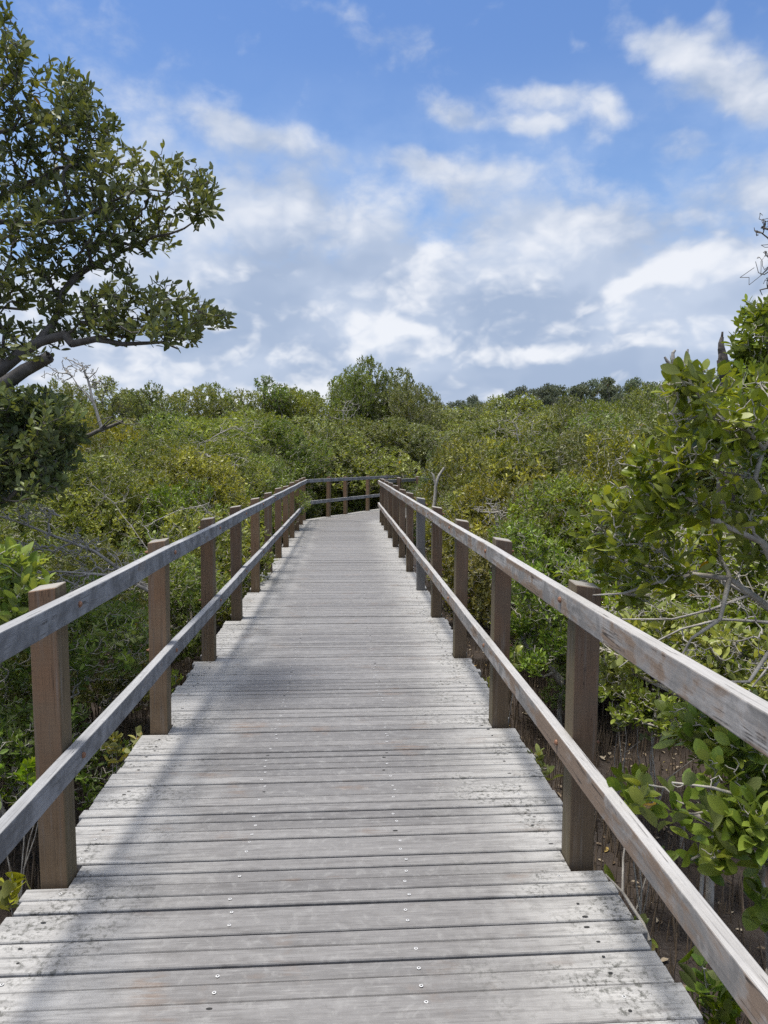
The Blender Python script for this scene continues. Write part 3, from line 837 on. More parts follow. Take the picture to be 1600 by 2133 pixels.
count = 0; USED = set()
def shrub_row(side, row, xs, y0, y1, step, h, rad, leafs, protos):
    global count
    y = y0
    while y < y1:
        x = xs+PR.normal(0, .18); sc = PR.uniform(.78, 1.12); hh = h(y)*PR.uniform(.80, 1.26)
        rr = rad*sc
        yy = y+PR.normal(0, .25)
        while inside_walk(x, yy, rr): x += .1 if side == 'right' else -.1
        k = min(int(round((y-2.66)/1.51)), 12); k = max(k, 0)
        rown = ['against the', 'second row back from the', 'third row back from the', 'fourth row back from the', 'fifth row back from the', 'sixth row back from the'][row]
        leaf = leafs[int(PR.integers(len(leafs)))]
        colr = {'leaf_olive': 'olive', 'leaf_green': 'green', 'leaf_gold': 'golden green', 'leaf_deep': 'dark green'}[leaf]
        for rel in ('beside' if row == 0 else 'level with', 'just past', 'midway past', 'well past'):
            lab = f'{colr} mangrove shrub {rown} {side} handrail, {rel} its {ORD[k]}-nearest post' if k else f'{colr} mangrove shrub {rown} {side} handrail, {rel} its nearest post'
            if k == 12: lab = f'{colr} mangrove shrub {rown} {side} handrail, {rel} the far bend'
            if lab not in USED: break
        USED.add(lab)
        place(protos[count % len(protos)], (x, yy, MUD_Z), PR.random()*6.28, (rr/1.25, rr/1.25, hh/2.6), lab, 'mangrove', f'mangrove shrubs along the {side} of the boardwalk', leaf=leaf)
        count += 1; y += step*1.16*PR.uniform(.85, 1.15)

O, G, A, D = 'leaf_olive', 'leaf_green', 'leaf_gold', 'leaf_deep'
lerp = lambda a, b, ya, yb: (lambda y: a+(b-a)*min(1, max(0, (y-ya)/(yb-ya))))
shrub_row('left', 0, -2.15, 4.6, 21.5, 1.5, lerp(1.75, 2.5, 5, 18), .95, [O, O, G], SHD+SH[:2])
shrub_row('left', 1, -3.75, 4.4, 22.5, 1.9, lerp(2.05, 2.75, 5, 18), 1.15, [O, O, G], SH)
shrub_row('left', 2, -5.6, 6.0, 24, 2.2, lerp(2.35, 3.2, 6, 20), 1.3, [O, O, A], SH)
shrub_row('left', 3, -7.7, 8, 26, 2.6, lerp(2.6, 3.8, 8, 22), 1.5, [O, O, A], SH)
shrub_row('left', 4, -10.2, 12, 28, 3.0, lerp(3.3, 4.4, 12, 24), 1.7, [O, O], SH)
shrub_row('right', 0, 2.25, 6.9, 17.2, 1.55, lerp(1.75, 2.6, 8, 13), .95, [G, G, A], SHD+SH[:2])
shrub_row('right', 1, 3.95, 5.2, 17, 1.9, lerp(1.9, 3.0, 7, 15), 1.2, [O, G, A], SH)
shrub_row('right', 2, 5.8, 4.6, 22, 2.2, lerp(2.3, 3.7, 7, 18), 1.35, [O, O, A], SH)
shrub_row('right', 3, 7.9, 8, 25, 2.6, lerp(2.9, 4.3, 8, 20), 1.5, [O, O], SH)
shrub_row('right', 4, 10.4, 11, 27, 3.0, lerp(3.6, 4.6, 12, 22), 1.7, [O, O], SH)

# single shrubs the photograph picks out: (px, top y, depth, radius, leaf, label)
for px, py, d, rad, leaf, lab in [
    (975, 900, 13.2, 1.15, A, 'golden green mangrove shrub leaning over the bend of the right handrail'),
    (1085, 935, 11.5, 1.25, A, 'golden green mangrove shrub just right of the one over the handrail bend'),
    (1180, 905, 13.5, 1.4, O, 'olive mangrove shrub with grey twigs between golden shrubs and gum trees'),
    (560, 1000, 22.5, 1.2, G, 'low bright green mangrove shrub behind the left corner post'),
    (690, 1010, 25.0, 1.1, G, 'low yellow-green mangrove shrub seen under the far rails after the bend'),
    (770, 1005, 27.5, 1.1, O, 'low olive mangrove shrub behind the last visible far rail posts'),
]:
    p = spot(px, d); h = height_to(px, py, d)
    place(SH[count % 5], p, PR.random()*6.28, (rad/1.25, rad/1.25, h/2.6), lab, 'mangrove', leaf=leaf); count += 1

# mid-distance mass beyond the bend and to both sides
def mass(pxs, depth, tops, label, group, leafs, protos, ph, pr, rad):
    for i, px in enumerate(pxs):
        d = depth*PR.uniform(.93, 1.07); h = max(1.8, height_to(px, tops(px)+PR.normal(0, 7), d))
        p = spot(px, d)
        if inside_walk(p[0], p[1], rad): continue
        rr = rad*PR.uniform(.85, 1.2)
        place(protos[int(PR.integers(len(protos)))], p, PR.random()*6.28, (rr/pr, rr/pr, h/ph), label, 'mangrove', group,
              name='mangrove_tree' if ph > 3 else 'mangrove_shrub', leaf=leafs[int(PR.integers(len(leafs)))])
mass(np.linspace(20, 900, 13), 25.5, lambda x: 930-20*math.sin(x/90), 'olive mangrove in the middle thicket beyond the bend of the walk', 'mangroves beyond the bend', [O, O, G], SH, 2.6, 1.25, 1.8)
mass(np.linspace(-40, 900, 12), 30, lambda x: 878+12*math.sin(x/70), 'tall olive mangrove in the back thicket beyond the bend', 'mangroves at the back', [O, O, G], TR, 5.6, 2.0, 2.2)
mass(np.linspace(930, 1500, 9), 24, lambda x: 900-(x-930)*.07, 'olive mangrove in the far thicket right of the boardwalk', 'mangroves far right', [O, O], SH, 2.6, 1.25, 1.9)
mass(np.linspace(960, 1480, 7), 30, lambda x: 862-(x-960)*.05, 'tall olive mangrove at the back right before the gum trees', 'mangroves at the back right', [O], TR, 5.6, 2.0, 2.1)

mass(np.linspace(820, 1010, 5), 52, lambda x: 848, 'grey-olive mangrove in the far gap right of the tallest tree', 'mangroves in the far gap', [O], TR, 5.6, 2.0, 3.2)
for px, py, d, rad, pr_, leaf, lab in [
    (250, 868, 17.5, 1.7, TR[1], O, 'rounded mangrove crown midway between the leaning limb and the left skyline'),
    (345, 852, 20, 1.9, TR[2], G, 'green rounded mangrove crown below the slim young skyline tree'),
    (425, 862, 18.5, 1.6, TR[0], O, 'olive rounded mangrove crown below the broad rounded skyline tree'),
    (500, 850, 22, 2.0, TR[3], O, 'broad mangrove crown below the tufted skyline tree'),
    (585, 872, 21.5, 1.7, TR[1], G, 'bright rounded mangrove crown above the left corner post'),
    (650, 860, 26, 2.1, TR[2], O, 'olive mangrove crown standing left below the tallest tree'),
    (850, 880, 29, 2.0, TR[0], O, 'dark-hollowed mangrove crown right below the tallest tree'),
    (1010, 868, 19.5, 1.7, TR[3], O, 'rounded mangrove crown behind the golden shrub over the bend'),
    (1130, 856, 18, 1.7, TR[1], O, 'rounded olive mangrove crown below the leftmost gum tree'),
    (1250, 850, 16, 1.7, TR[2], G, 'green mangrove crown below the tall open gum tree'),
    (1335, 850, 12.5, 1.4, TR[0], O, 'olive mangrove crown left of the big-leaved bush'),
]:
    p = spot(px, d)
    if not inside_walk(p[0], p[1], rad*.8): place(pr_, p, PR.random()*6.28, (rad/2.0,)*2+(height_to(px, py, d)/5.6,), lab, 'mangrove tree', name='mangrove_tree', leaf=leaf)
for px, py, d, rad, pr_, leaf, lab in [
    (215, 935, 10.5, 1.0, TR[2], O, 'upright mangrove crown above the shrubs over the third left post'),
    (300, 905, 13.0, 1.1, TR[0], O, 'upright mangrove crown standing over the shrubs above the fourth left post'),
    (395, 925, 12.0, 1.0, TR[3], A, 'golden upright mangrove crown over the shrubs above the fifth left post'),
    (470, 905, 15.5, 1.2, TR[1], O, 'upright olive mangrove crown over the shrubs near the end of the left handrail'),
    (545, 938, 16.5, 1.1, TR[2], G, 'upright green mangrove crown close left of the left corner post'),
    (1050, 905, 14.5, 1.1, TR[0], A, 'golden upright mangrove crown right of the dead branch by the bend'),
    (1130, 895, 12.0, 1.1, TR[3], O, 'upright olive mangrove crown above the grey weathered right post'),
    (1215, 890, 10.0, 1.0, TR[1], O, 'upright mangrove crown above the third right post'),
    (1290, 880, 8.6, .95, TR[2], A, 'golden upright mangrove crown touching the left side of the big-leaved bush'),
    (1185, 985, 8.2, .85, TR[0], G, 'small green mangrove crown low over the second right post'),
]:
    p = spot(px, d)
    while inside_walk(p[0], p[1], rad): p[0] += .1 if p[0] > 0 else -.1
    place(pr_, p, PR.random()*6.28, (rad/2.0,)*2+(height_to(px, py, d)/5.6,), lab, 'mangrove tree', name='mangrove_tree', leaf=leaf)
# the skyline, tree by tree: (px, top y, depth, radius, proto, label)
SKY = [
    (10, 812, 26, 1.9, TR[0], 'mangrove tree low on the skyline just under the broken limb'),
    (75, 800, 27, 1.8, TR[1], 'rounded mangrove tree on the skyline beside the bare dead twigs'),
    (150, 792, 24, 1.5, TR[2], 'mangrove tree on the skyline behind the bare grey dead branches'),
    (222, 784, 23, 1.3, SP[0], 'open thin-crowned mangrove tree on the skyline right of the dead twigs'),
    (270, 815, 27, 1.7, TR[3], 'low mangrove tree in the skyline dip left of the slim tree'),
    (322, 794, 21, .9, SP[1], 'slim young mangrove tree with dark stem standing above its neighbours'),
    (385, 806, 30, 1.9, TR[0], 'mangrove tree on the skyline right of the slim young tree'),
    (445, 797, 31, 2.0, TR[1], 'broad rounded mangrove tree midway along the left skyline'),
    (505, 806, 32, 1.8, TR[2], 'mangrove tree on the skyline between the broad rounded and tufted trees'),
    (552, 783, 33, 1.5, SP[0], 'tufted mangrove tree poking above the left skyline'),
    (600, 800, 34, 2.0, TR[3], 'mangrove tree on the skyline right of the tufted one'),
    (650, 808, 35, 1.7, TR[0], 'mangrove tree in the skyline notch left of the tallest tree'),
    (768, 742, 36, 2.0, TR[1], 'tallest mangrove tree, rising above the bend of the boardwalk'),
    (728, 762, 35, 1.4, TR[3], 'mangrove tree leaning on the left side of the tallest tree'),
    (824, 762, 36.5, 2.0, TR[2], 'mangrove tree forming the right shoulder of the tallest tree'),
    (870, 792, 34, 1.5, TR[0], 'mangrove tree at the right foot of the tallest tree'),
    (1040, 822, 38, 2.2, TR[1], 'mangrove tree with twiggy top left of the gum trees'),
    (1095, 818, 37, 1.9, SP[1], 'thin twiggy mangrove tree just left of the gum trees'),
    (1160, 838, 32, 2.0, TR[2], 'rounded mangrove tree in front of the left gum tree'),
    (1235, 832, 30, 1.9, TR[3], 'rounded mangrove tree between the two gum tree groups'),
    (1300, 824, 27, 1.8, TR[0], 'mangrove tree in front of the right gum tree'),
    (1345, 800, 21, 1.5, TR[1], 'mangrove tree climbing from the gum trees to the big-leaved bush'),
    (1410, 780, 17, 1.4, TR[2], 'mangrove tree behind the tip of the big-leaved bush'),
    (1470, 770, 14, 1.3, TR[3], 'mangrove tree behind the blackened dead stump'),
    (1560, 760, 12, 1.3, TR[0], 'mangrove tree at the right edge behind the dead stump'),
]
for px, py, d, rad, pr_, lab in SKY:
    h = height_to(px, py, d); slim = pr_ in SP
    place(pr_, spot(px, d), PR.random()*6.28, (rad/(1.1 if slim else 2.0),)*2+(h/(5.2 if slim else 5.6),), lab, 'mangrove tree', name='mangrove_tree',
          leaf=O if 690 < px < 900 else [O, O, G][int(PR.integers(3))])
for px, py, d, lab in [(1150, 797, 84, 'dark gum tree, leftmost of those on the far right skyline'), (1195, 803, 82, 'dark gum tree just right of the leftmost one'),
                       (1262, 790, 78, 'gum tree with a tall open crown above the right thicket'), (1310, 792, 80, 'gum tree, rightmost on the far skyline'),
                       (1122, 806, 88, 'gum tree at the left end of the dark far gum trees'), (1172, 798, 86, 'broad gum tree between the two leftmost gum trees'), (1285, 786, 82, 'highest gum tree of the right-hand gum group'), (1338, 800, 84, 'gum tree whose foot meets the olive mangrove tops on the right'),
                       (1212, 812, 88, 'small gum tree right of the left gum group'), (1232, 820, 90, 'low gum tree filling the gap between the gum tree groups')]:
    h = height_to(px, py, d)
    place(GU[count % 3], spot(px, d), PR.random()*6.28, (1.0, 1.0, h/11), lab, 'gum tree', name='gum_tree'); count += 1
for px in np.linspace(895, 1420, 16):
    d = PR.uniform(95, 125); h = height_to(px, 832+PR.normal(0, 5)+(6 if px < 1100 else 0), d)
    place(GU[count % 3], spot(px, d), PR.random()*6.28, (1.1, 1.1, h/11), 'grey-green gum tree in the far line of woods on the right', 'gum tree', 'far woods', name='gum_tree'); count += 1

# ------------------------------------------------------------------ plants built one by one
def hero(name, label, cat, base, limbs, lobes, ntips, leaf, size, pairs, seed, bark='bark', r_tip=.0022, fine=True, width=.42, up=.5, power=.42,
         bare=0.0, shell=.25, rmax=9, segs=4, wob=.12, spread=(32, 78), group=None, filt=None):
    """limbs: list of (parent limb index or None, point index on it, [world points], r0, r1); lobes: world ellipsoids."""
    R = np.random.default_rng(seed); base = np.asarray(base, float)
    sk = Skeleton(); sk.add((0, 0, -.1), -1, limbs[0][3]*1.1 if limbs else None)
    ids = []
    for par, k, pts, r0, r1 in limbs:
        p = 0 if par is None else ids[par][k]
        fine_pts = []; a = sk.P[p]
        for q in [np.asarray(w, float)-base for w in pts]:
            L = np.linalg.norm(q-a); n = max(1, int(L/.16))
            for j in range(1, n+1):
                t = j/n; fine_pts.append((a+(q-a)*t+R.normal(0, .018, 3)*min(L, .6)*(t < 1), j == n))
            a = q
        path = sk.path([f[0] for f in fine_pts], p, r0, r1)
        ids.append([i for i, f in zip(path, fine_pts) if f[1]])
    lb = [(np.asarray(c, float)-base, r) for c, r in lobes]
    if ntips:
        tips = lobe_tips(lb, int(ntips*1.35), R, shell)[:ntips]
        if filt is not None: tips = tips[filt(tips+base)]
        sk.grow(tips, R, wob=wob, segs=segs, lo=1 if limbs else 0)
    if bare:
        bt = lobe_tips(lb, int(ntips*bare), R, .7); t0 = len(sk.tips)
        if filt is not None: bt = bt[filt(bt+base)]
        sk.grow(bt, R, wob=.24, segs=4, lo=1 if limbs else 0); del sk.tips[t0:]; del sk.taxis[t0:]
    root = link(name, None, loc=base); tag(root, label, cat, group)
    v, f = sk.tubes(r_tip, power, rmax=rmax, sides=5)
    link('trunk', quad_mesh(name+'_trunk', v, f, [M[bark]], smooth=True), root)
    if ntips and leaf:
        i = np.array(sk.tips)
        v, f, r = leaves(sk.P[i], np.array(sk.taxis), R, size, pairs, width, LEAF_FINE if fine else LEAF_SIMPLE, up, spread)
        link('crown', quad_mesh(name+'_crown', v, f, [M[leaf]], r, smooth=fine), root)
    return root

def px_lobes(lst, depth, thick, R):
    """Leaf masses noted as (px, py, half width, half height[, depth]) on the photograph, given a real depth and thickness."""
    out = []
    for l in lst:
        px, py, rx, ry = l[:4]; d = (l[4] if len(l) > 4 else depth)+R.normal(0, thick*.35)
        s = d/FPX
        out.append((at(px, py, d), (rx*s, max(rx*s, ry*s)*.9+thick*.25, ry*s)))
    return out

HR = np.random.default_rng(5)
def P(*pts): return [at(px, py, d) for px, py, d in pts]

# the big mangrove leaning in from the left
tb = np.array([-3.75, 5.35, MUD_Z])
hero('mangrove_tree', 'large dark mangrove leaning into the sky at the upper left', 'mangrove tree', tb, [
    (None, 0, [(-3.8, 5.3, 0.0)]+P((-300, 1000, 5.05)), .105, .085),
    (0, -1, P((-265, 760, 5.1), (-240, 560, 5.15), (-225, 380, 5.2), (-205, 200, 5.2), (-170, 60, 5.2)), .075, .02),
    (0, -1, P((-170, 885, 5.0), (-80, 830, 4.95), (0, 772, 4.9), (45, 735, 4.9), (82, 712, 4.9), (135, 697, 4.92)), .062, .030),
    (2, -1, P((150, 716, 4.9), (199, 706, 4.88), (223, 710, 4.86), (255, 717, 4.84), (303, 715, 4.85), (339, 713, 4.9), (372, 727, 4.9)), .026, .006),
    (2, -2, P((105, 682, 4.95), (120, 653, 5.0), (127, 614, 5.05), (160, 574, 5.1), (191, 554, 5.1), (239, 530, 5.12), (279, 514, 5.15), (319, 494, 5.1), (358, 486, 5.1), (384, 476, 5.1), (404, 462, 5.1)), .026, .004),
    (2, 1, P((10, 800, 4.7), (50, 772, 4.68), (100, 745, 4.65)), .056, .038),
    (1, 1, P((-120, 480, 5.0), (0, 462, 4.9), (52, 466, 4.85), (100, 464, 4.8), (159, 458, 4.85), (223, 426, 4.9), (290, 392, 5.0), (360, 402, 5.05)), .03, .005),
    (1, 1, P((-100, 455, 5.4), (0, 418, 5.4), (40, 386, 5.35), (92, 370, 5.3), (120, 350, 5.3), (167, 346, 5.3), (300, 335, 5.3)), .03, .006),
    (1, 2, P((-100, 310, 5.0), (0, 275, 5.0), (26, 271, 5.0), (100, 240, 5.1), (165, 200, 5.1)), .026, .006),
    (1, 3, P((-80, 220, 5.3), (0, 190, 5.3), (40, 150, 5.3), (52, 90, 5.3), (20, 40, 5.3)), .022, .005),
    (1, 0, P((-120, 690, 5.3), (0, 640, 5.3), (50, 645, 5.3), (60, 630, 5.3)), .024, .006),
], px_lobes([
    (15, 60, 34, 40), (35, 120, 45, 55), (20, 190, 50, 60), (80, 240, 70, 45), (150, 185, 46, 48), (175, 215, 45, 50), (195, 262, 42, 38), (130, 260, 60, 50), (60, 310, 60, 40),
    (225, 248, 22, 18), (180, 320, 62, 40), (240, 345, 55, 42), (285, 345, 48, 35), (100, 350, 55, 40), (30, 380, 60, 50), (310, 365, 40, 32), (400, 365, 46, 36), (360, 350, 34, 28),
    (428, 400, 22, 40), (405, 440, 42, 18), (445, 432, 14, 14), (120, 420, 70, 50), (210, 400, 66, 46), (260, 430, 54, 40), (330, 455, 34, 34), (340, 492, 30, 14), (50, 470, 75, 55), (150, 490, 70, 45),
    (225, 480, 60, 38), (285, 490, 40, 26), (40, 550, 75, 50), (120, 555, 60, 40), (190, 540, 30, 20), (245, 553, 30, 14), (30, 605, 55, 30),
    (200, 640, 60, 40), (265, 615, 50, 36), (300, 645, 66, 46), (360, 615, 40, 28), (385, 645, 62, 38), (440, 655, 38, 16), (470, 662, 20, 10), (350, 690, 70, 22), (400, 700, 20, 18), (240, 680, 55, 26),
    (130, 640, 46, 44), (40, 680, 50, 26), (60, 730, 40, 22), (15, 720, 40, 24), (110, 690, 34, 20), (165, 690, 40, 16),
    (-60, 120, 70, 90), (-90, 260, 80, 90), (-100, 400, 90, 80), (-110, 560, 90, 80), (-140, 200, 90, 110), (-220, 330, 110, 130), (-230, 520, 100, 120), (-180, 60, 80, 80), (-300, 180, 100, 120), (-330, 420, 110, 120),
    (-120, 700, 90, 60), (-240, 690, 90, 70),
], 5.05, .62, HR), 2500, 'leaf_deep', .069, (2, 4), 11, bark='bark_dark', r_tip=.0021, fine=True, bare=.06, shell=.35, width=.40, up=.55, spread=(25, 70))

# the shaded mangrove under it
hero('mangrove_tree', 'dark shaded mangrove under the leaning tree at the left edge', 'mangrove tree', (-2.62, 4.3, MUD_Z), [
    (None, 0, [(-2.75, 4.35, -.1)]+P((-90, 1090, 4.5)), .05, .04),
    (0, -1, P((-80, 1000, 4.5), (0, 966, 4.5), (40, 955, 4.5), (76, 951, 4.5)), .032, .016),
    (0, -1, P((-90, 920, 4.6), (-40, 850, 4.7), (30, 830, 4.7)), .03, .01),
], px_lobes([(15, 830, 50, 30), (80, 850, 60, 45), (125, 870, 45, 45), (30, 890, 60, 50), (95, 920, 60, 40), (150, 905, 26, 30), (20, 940, 50, 30), (60, 980, 60, 36), (130, 960, 40, 30), (10, 1010, 40, 40),
             (90, 1010, 40, 26), (-60, 860, 70, 60), (-80, 960, 70, 60), (-120, 1060, 80, 60)], 4.6, .6, HR), 900, 'leaf_deep', .064, (3, 4), 12, bark='bark_dark', fine=True, bare=.15, shell=.3)

# bright leaf clump left, above the handrail
hero('mangrove_shrub', 'bright green mangrove clump at the left edge above the handrail', 'mangrove', (-2.0, 3.35, MUD_Z), [
    (None, 0, P((-30, 1480, 3.45), (0, 1300, 3.4), (25, 1210, 3.4)), .016, .007), (0, 0, P((-90, 1330, 3.4), (-70, 1240, 3.4)), .012, .006)],
    px_lobes([(15, 1155, 34, 26), (50, 1185, 40, 32), (15, 1230, 40, 36), (70, 1230, 30, 30), (40, 1270, 40, 24), (-50, 1190, 50, 50), (-60, 1280, 50, 50), (5, 1310, 30, 24)], 3.4, .25, HR),
    170, 'leaf_gloss', .075, (3, 4), 13, fine=True, bare=.2, up=.7)

# big-leaved bush close on the right
hero('mangrove_shrub', 'large-leaved mangrove bush close beyond the right handrail', 'mangrove', (1.95, 2.75, MUD_Z), [
    (None, 0, [(1.9, 2.7, 0.0)]+P((1660, 1330, 2.55)), .022, .018),
    (0, -1, P((1600, 1262, 2.6), (1520, 1205, 2.6), (1440, 1196, 2.6), (1370, 1212, 2.6), (1300, 1236, 2.7), (1230, 1240, 2.8)), .009, .003),
    (0, -1, P((1610, 1060, 2.5), (1572, 1000, 2.45), (1590, 935, 2.45), (1555, 895, 2.4), (1480, 860, 2.35), (1440, 800, 2.3), (1425, 760, 2.3)), .009, .003),
    (0, -1, P((1590, 1130, 2.4), (1500, 1090, 2.4), (1420, 1060, 2.45), (1350, 1030, 2.5), (1330, 985, 2.5)), .010, .003),
    (1, 1, P((1500, 1290, 2.5), (1440, 1330, 2.45), (1400, 1400, 2.4)), .007, .003),
    (1, 2, P((1380, 1150, 2.6), (1310, 1120, 2.7), (1260, 1110, 2.8)), .006, .003),
    (0, -1, P((1600, 1360, 2.4), (1560, 1420, 2.35), (1500, 1420, 2.3)), .008, .003),
], px_lobes([(1420, 775, 36, 26, 2.3), (1480, 800, 40, 30, 2.35), (1400, 815, 30, 20, 2.35), (1490, 870, 60, 40, 2.4), (1420, 860, 40, 30, 2.4), (1570, 860, 40, 50, 2.4), (1580, 800, 30, 40, 2.6),
             (1330, 960, 34, 26, 2.5), (1400, 960, 44, 36, 2.45), (1450, 930, 40, 30, 2.45), (1530, 960, 50, 40, 2.5), (1400, 1010, 50, 34, 2.4), (1300, 1010, 36, 30, 2.6), (1280, 1055, 44, 32, 2.7), (1345, 1060, 44, 36, 2.55),
             (1450, 1050, 54, 34, 2.5), (1550, 1050, 50, 46, 2.5), (1230, 1090, 34, 24, 2.85), (1300, 1115, 48, 34, 2.7), (1380, 1120, 50, 34, 2.6), (1470, 1120, 56, 34, 2.55), (1570, 1130, 50, 40, 2.5), (1255, 1150, 36, 28, 2.95),
             (1280, 1180, 50, 30, 2.75), (1350, 1180, 44, 28, 2.6), (1300, 1200, 34, 24, 2.9), (1330, 1230, 40, 22, 2.75), (1410, 1190, 44, 26, 2.6), (1700, 950, 90, 120, 2.5), (1720, 1150, 90, 110, 2.5), (1650, 820, 60, 70, 2.5)],
            2.5, .22, HR), 460, 'leaf_bush', .062, (2, 3), 14, fine=True, bare=1.3, shell=.3, up=.8, r_tip=.0016, width=.46, rmax=.04)

# glossy bush low on the right, between the rails
hero('mangrove_shrub', 'glossy bright green bush low on the right, seen between the two rails', 'mangrove', (1.75, 2.75, MUD_Z), [
    (None, 0, [(1.72, 2.7, -.3)]+P((1590, 1800, 2.45)), .018, .014),
    (0, -1, P((1540, 1745, 2.4), (1500, 1760, 2.4), (1440, 1790, 2.35)), .009, .004),
    (0, -1, P((1600, 1700, 2.4), (1550, 1660, 2.35), (1480, 1640, 2.3), (1400, 1630, 2.3)), .009, .003),
    (0, -1, P((1640, 1600, 2.5), (1590, 1520, 2.6), (1500, 1480, 2.7)), .009, .003),
], px_lobes([(1340, 1645, 26, 20, 2.35), (1420, 1620, 30, 30, 2.3), (1420, 1680, 34, 30, 2.3), (1500, 1600, 44, 34, 2.35), (1500, 1680, 40, 36, 2.3), (1560, 1690, 44, 40, 2.3), (1540, 1560, 50, 40, 2.4), (1590, 1610, 40, 50, 2.4),
             (1480, 1790, 28, 20, 2.35), (1555, 1750, 34, 20, 2.35), (1470, 1520, 44, 30, 2.6), (1550, 1500, 50, 30, 2.6), (1420, 1490, 34, 22, 2.7), (1620, 1750, 40, 40, 2.4), (1680, 1640, 60, 70, 2.5), (1590, 1860, 16, 20, 2.4)],
            2.4, .10, HR), 150, 'leaf_gloss', .082, (2, 3), 15, fine=True, bare=.5, shell=.2, up=.9, r_tip=.0016, width=.52, rmax=.03)

# middle-distance right: the tree against the sky and twiggy bushes behind the big-leaved one
hero('mangrove_tree', 'tall mangrove at the right edge rising above the dead stump', 'mangrove tree', (3.55, 5.75, MUD_Z), [
    (None, 0, [(3.5, 5.7, .3)]+P((1640, 1000, 5.7), (1620, 850, 5.7), (1600, 720, 5.7), (1580, 640, 5.7)), .06, .01)],
    px_lobes([(1565, 655, 20, 32), (1600, 650, 34, 40), (1560, 710, 30, 36), (1590, 740, 50, 46), (1545, 765, 36, 32), (1590, 810, 50, 50), (1530, 820, 40, 36), (1500, 850, 44, 40), (1560, 880, 60, 50), (1480, 900, 50, 40),
              (1650, 720, 60, 90), (1680, 860, 80, 90), (1600, 960, 70, 60)], 5.6, .5, HR), 900, 'leaf_olive', .080, (3, 4), 16, fine=True, bare=.2, shell=.35, up=.6)
hero('mangrove_shrub', 'twiggy mangrove with pale bare branches behind the nearest right post', 'mangrove', (2.9, 4.9, MUD_Z), [
    (None, 0, [(2.88, 4.9, -.2)]+P((1500, 1420, 4.9)), .022, .018), (0, -1, P((1400, 1330, 4.9), (1290, 1270, 5.0), (1200, 1230, 5.1)), .012, .004),
    (0, -1, P((1510, 1300, 4.9), (1420, 1200, 5.0), (1330, 1130, 5.1)), .012, .004), (0, -1, P((1570, 1330, 4.8), (1600, 1220, 4.8)), .012, .004)],
    px_lobes([(1200, 1190, 50, 34, 5.2), (1290, 1150, 60, 40, 5.1), (1390, 1120, 60, 40, 5.1), (1480, 1150, 70, 50, 5), (1560, 1180, 60, 50, 5), (1240, 1260, 60, 34, 5), (1340, 1250, 70, 40, 4.9), (1450, 1270, 70, 40, 4.9),
              (1550, 1290, 70, 50, 4.8), (1290, 1330, 60, 36, 4.9), (1390, 1350, 70, 36, 4.8), (1500, 1380, 70, 40, 4.8), (1580, 1400, 50, 40, 4.7), (1290, 1400, 40, 26, 4.9), (1680, 1250, 80, 120, 4.8)], 4.95, .35, HR),
    1000, 'leaf_green', .062, (2, 4), 17, fine=True, bare=1.1, shell=.25, r_tip=.0019, rmax=.03)
hero('mangrove_shrub', 'leafy olive mangrove between the big-leaved bush and the rail, past the nearest right post', 'mangrove', (2.05, 3.75, MUD_Z), [
    (None, 0, [(2.05, 3.75, -.3)]+P((1480, 1500, 3.75)), .018, .014), (0, -1, P((1400, 1420, 3.7), (1300, 1370, 3.75), (1220, 1340, 3.85)), .009, .003), (0, -1, P((1500, 1380, 3.7), (1450, 1310, 3.75), (1380, 1270, 3.8)), .009, .003), (0, -1, P((1560, 1420, 3.6), (1600, 1330, 3.6)), .009, .003)],
    px_lobes([(1230, 1330, 44, 30, 3.9), (1300, 1300, 50, 30, 3.85), (1380, 1280, 56, 34, 3.8), (1460, 1310, 56, 36, 3.75), (1545, 1330, 56, 40, 3.7), (1330, 1370, 50, 32, 3.75), (1420, 1380, 56, 32, 3.7), (1510, 1410, 56, 36, 3.65),
              (1590, 1420, 44, 40, 3.6), (1270, 1400, 36, 24, 3.8), (1460, 1450, 40, 24, 3.7), (1670, 1380, 60, 80, 3.7)], 3.75, .2, HR),
    400, 'leaf_bush', .066, (2, 4), 19, fine=True, bare=1.2, shell=.25, r_tip=.0017, rmax=.03)
hero('mangrove_shrub', 'low small-leaved bush on the mud under the upper right rail', 'mangrove', (2.25, 4.5, MUD_Z), [
    (None, 0, [(2.25, 4.5, -.75)], .012, .010)],
    px_lobes([(1275, 1425, 34, 26, 4.6), (1340, 1455, 44, 28, 4.5), (1415, 1475, 46, 28, 4.4), (1490, 1520, 50, 30, 4.3), (1560, 1570, 50, 34, 4.2), (1300, 1480, 30, 20, 4.5), (1390, 1520, 36, 20, 4.4), (1470, 1560, 36, 20, 4.3), (1590, 1640, 40, 30, 4.2)], 4.4, .2, HR),
    300, 'leaf_green', .056, (2, 4), 20, fine=True, bare=.7, shell=.25, r_tip=.0016, rmax=.02)
hero('mangrove_shrub', 'dense green mangrove just behind the second right post', 'mangrove', (2.05, 6.6, MUD_Z), [
    (None, 0, [(2.05, 6.55, -.45)], .02, .015)],
    px_lobes([(1090, 1120, 50, 40, 6.8), (1150, 1170, 60, 40, 6.7), (1080, 1200, 50, 44, 6.6), (1150, 1250, 60, 44, 6.6), (1090, 1290, 50, 40, 6.5), (1180, 1330, 56, 36, 6.5), (1110, 1370, 44, 30, 6.4), (1220, 1240, 50, 50, 6.8)], 6.6, .45, HR),
    620, 'leaf_green', .066, (3, 4), 18, fine=False, bare=.35, shell=.4)

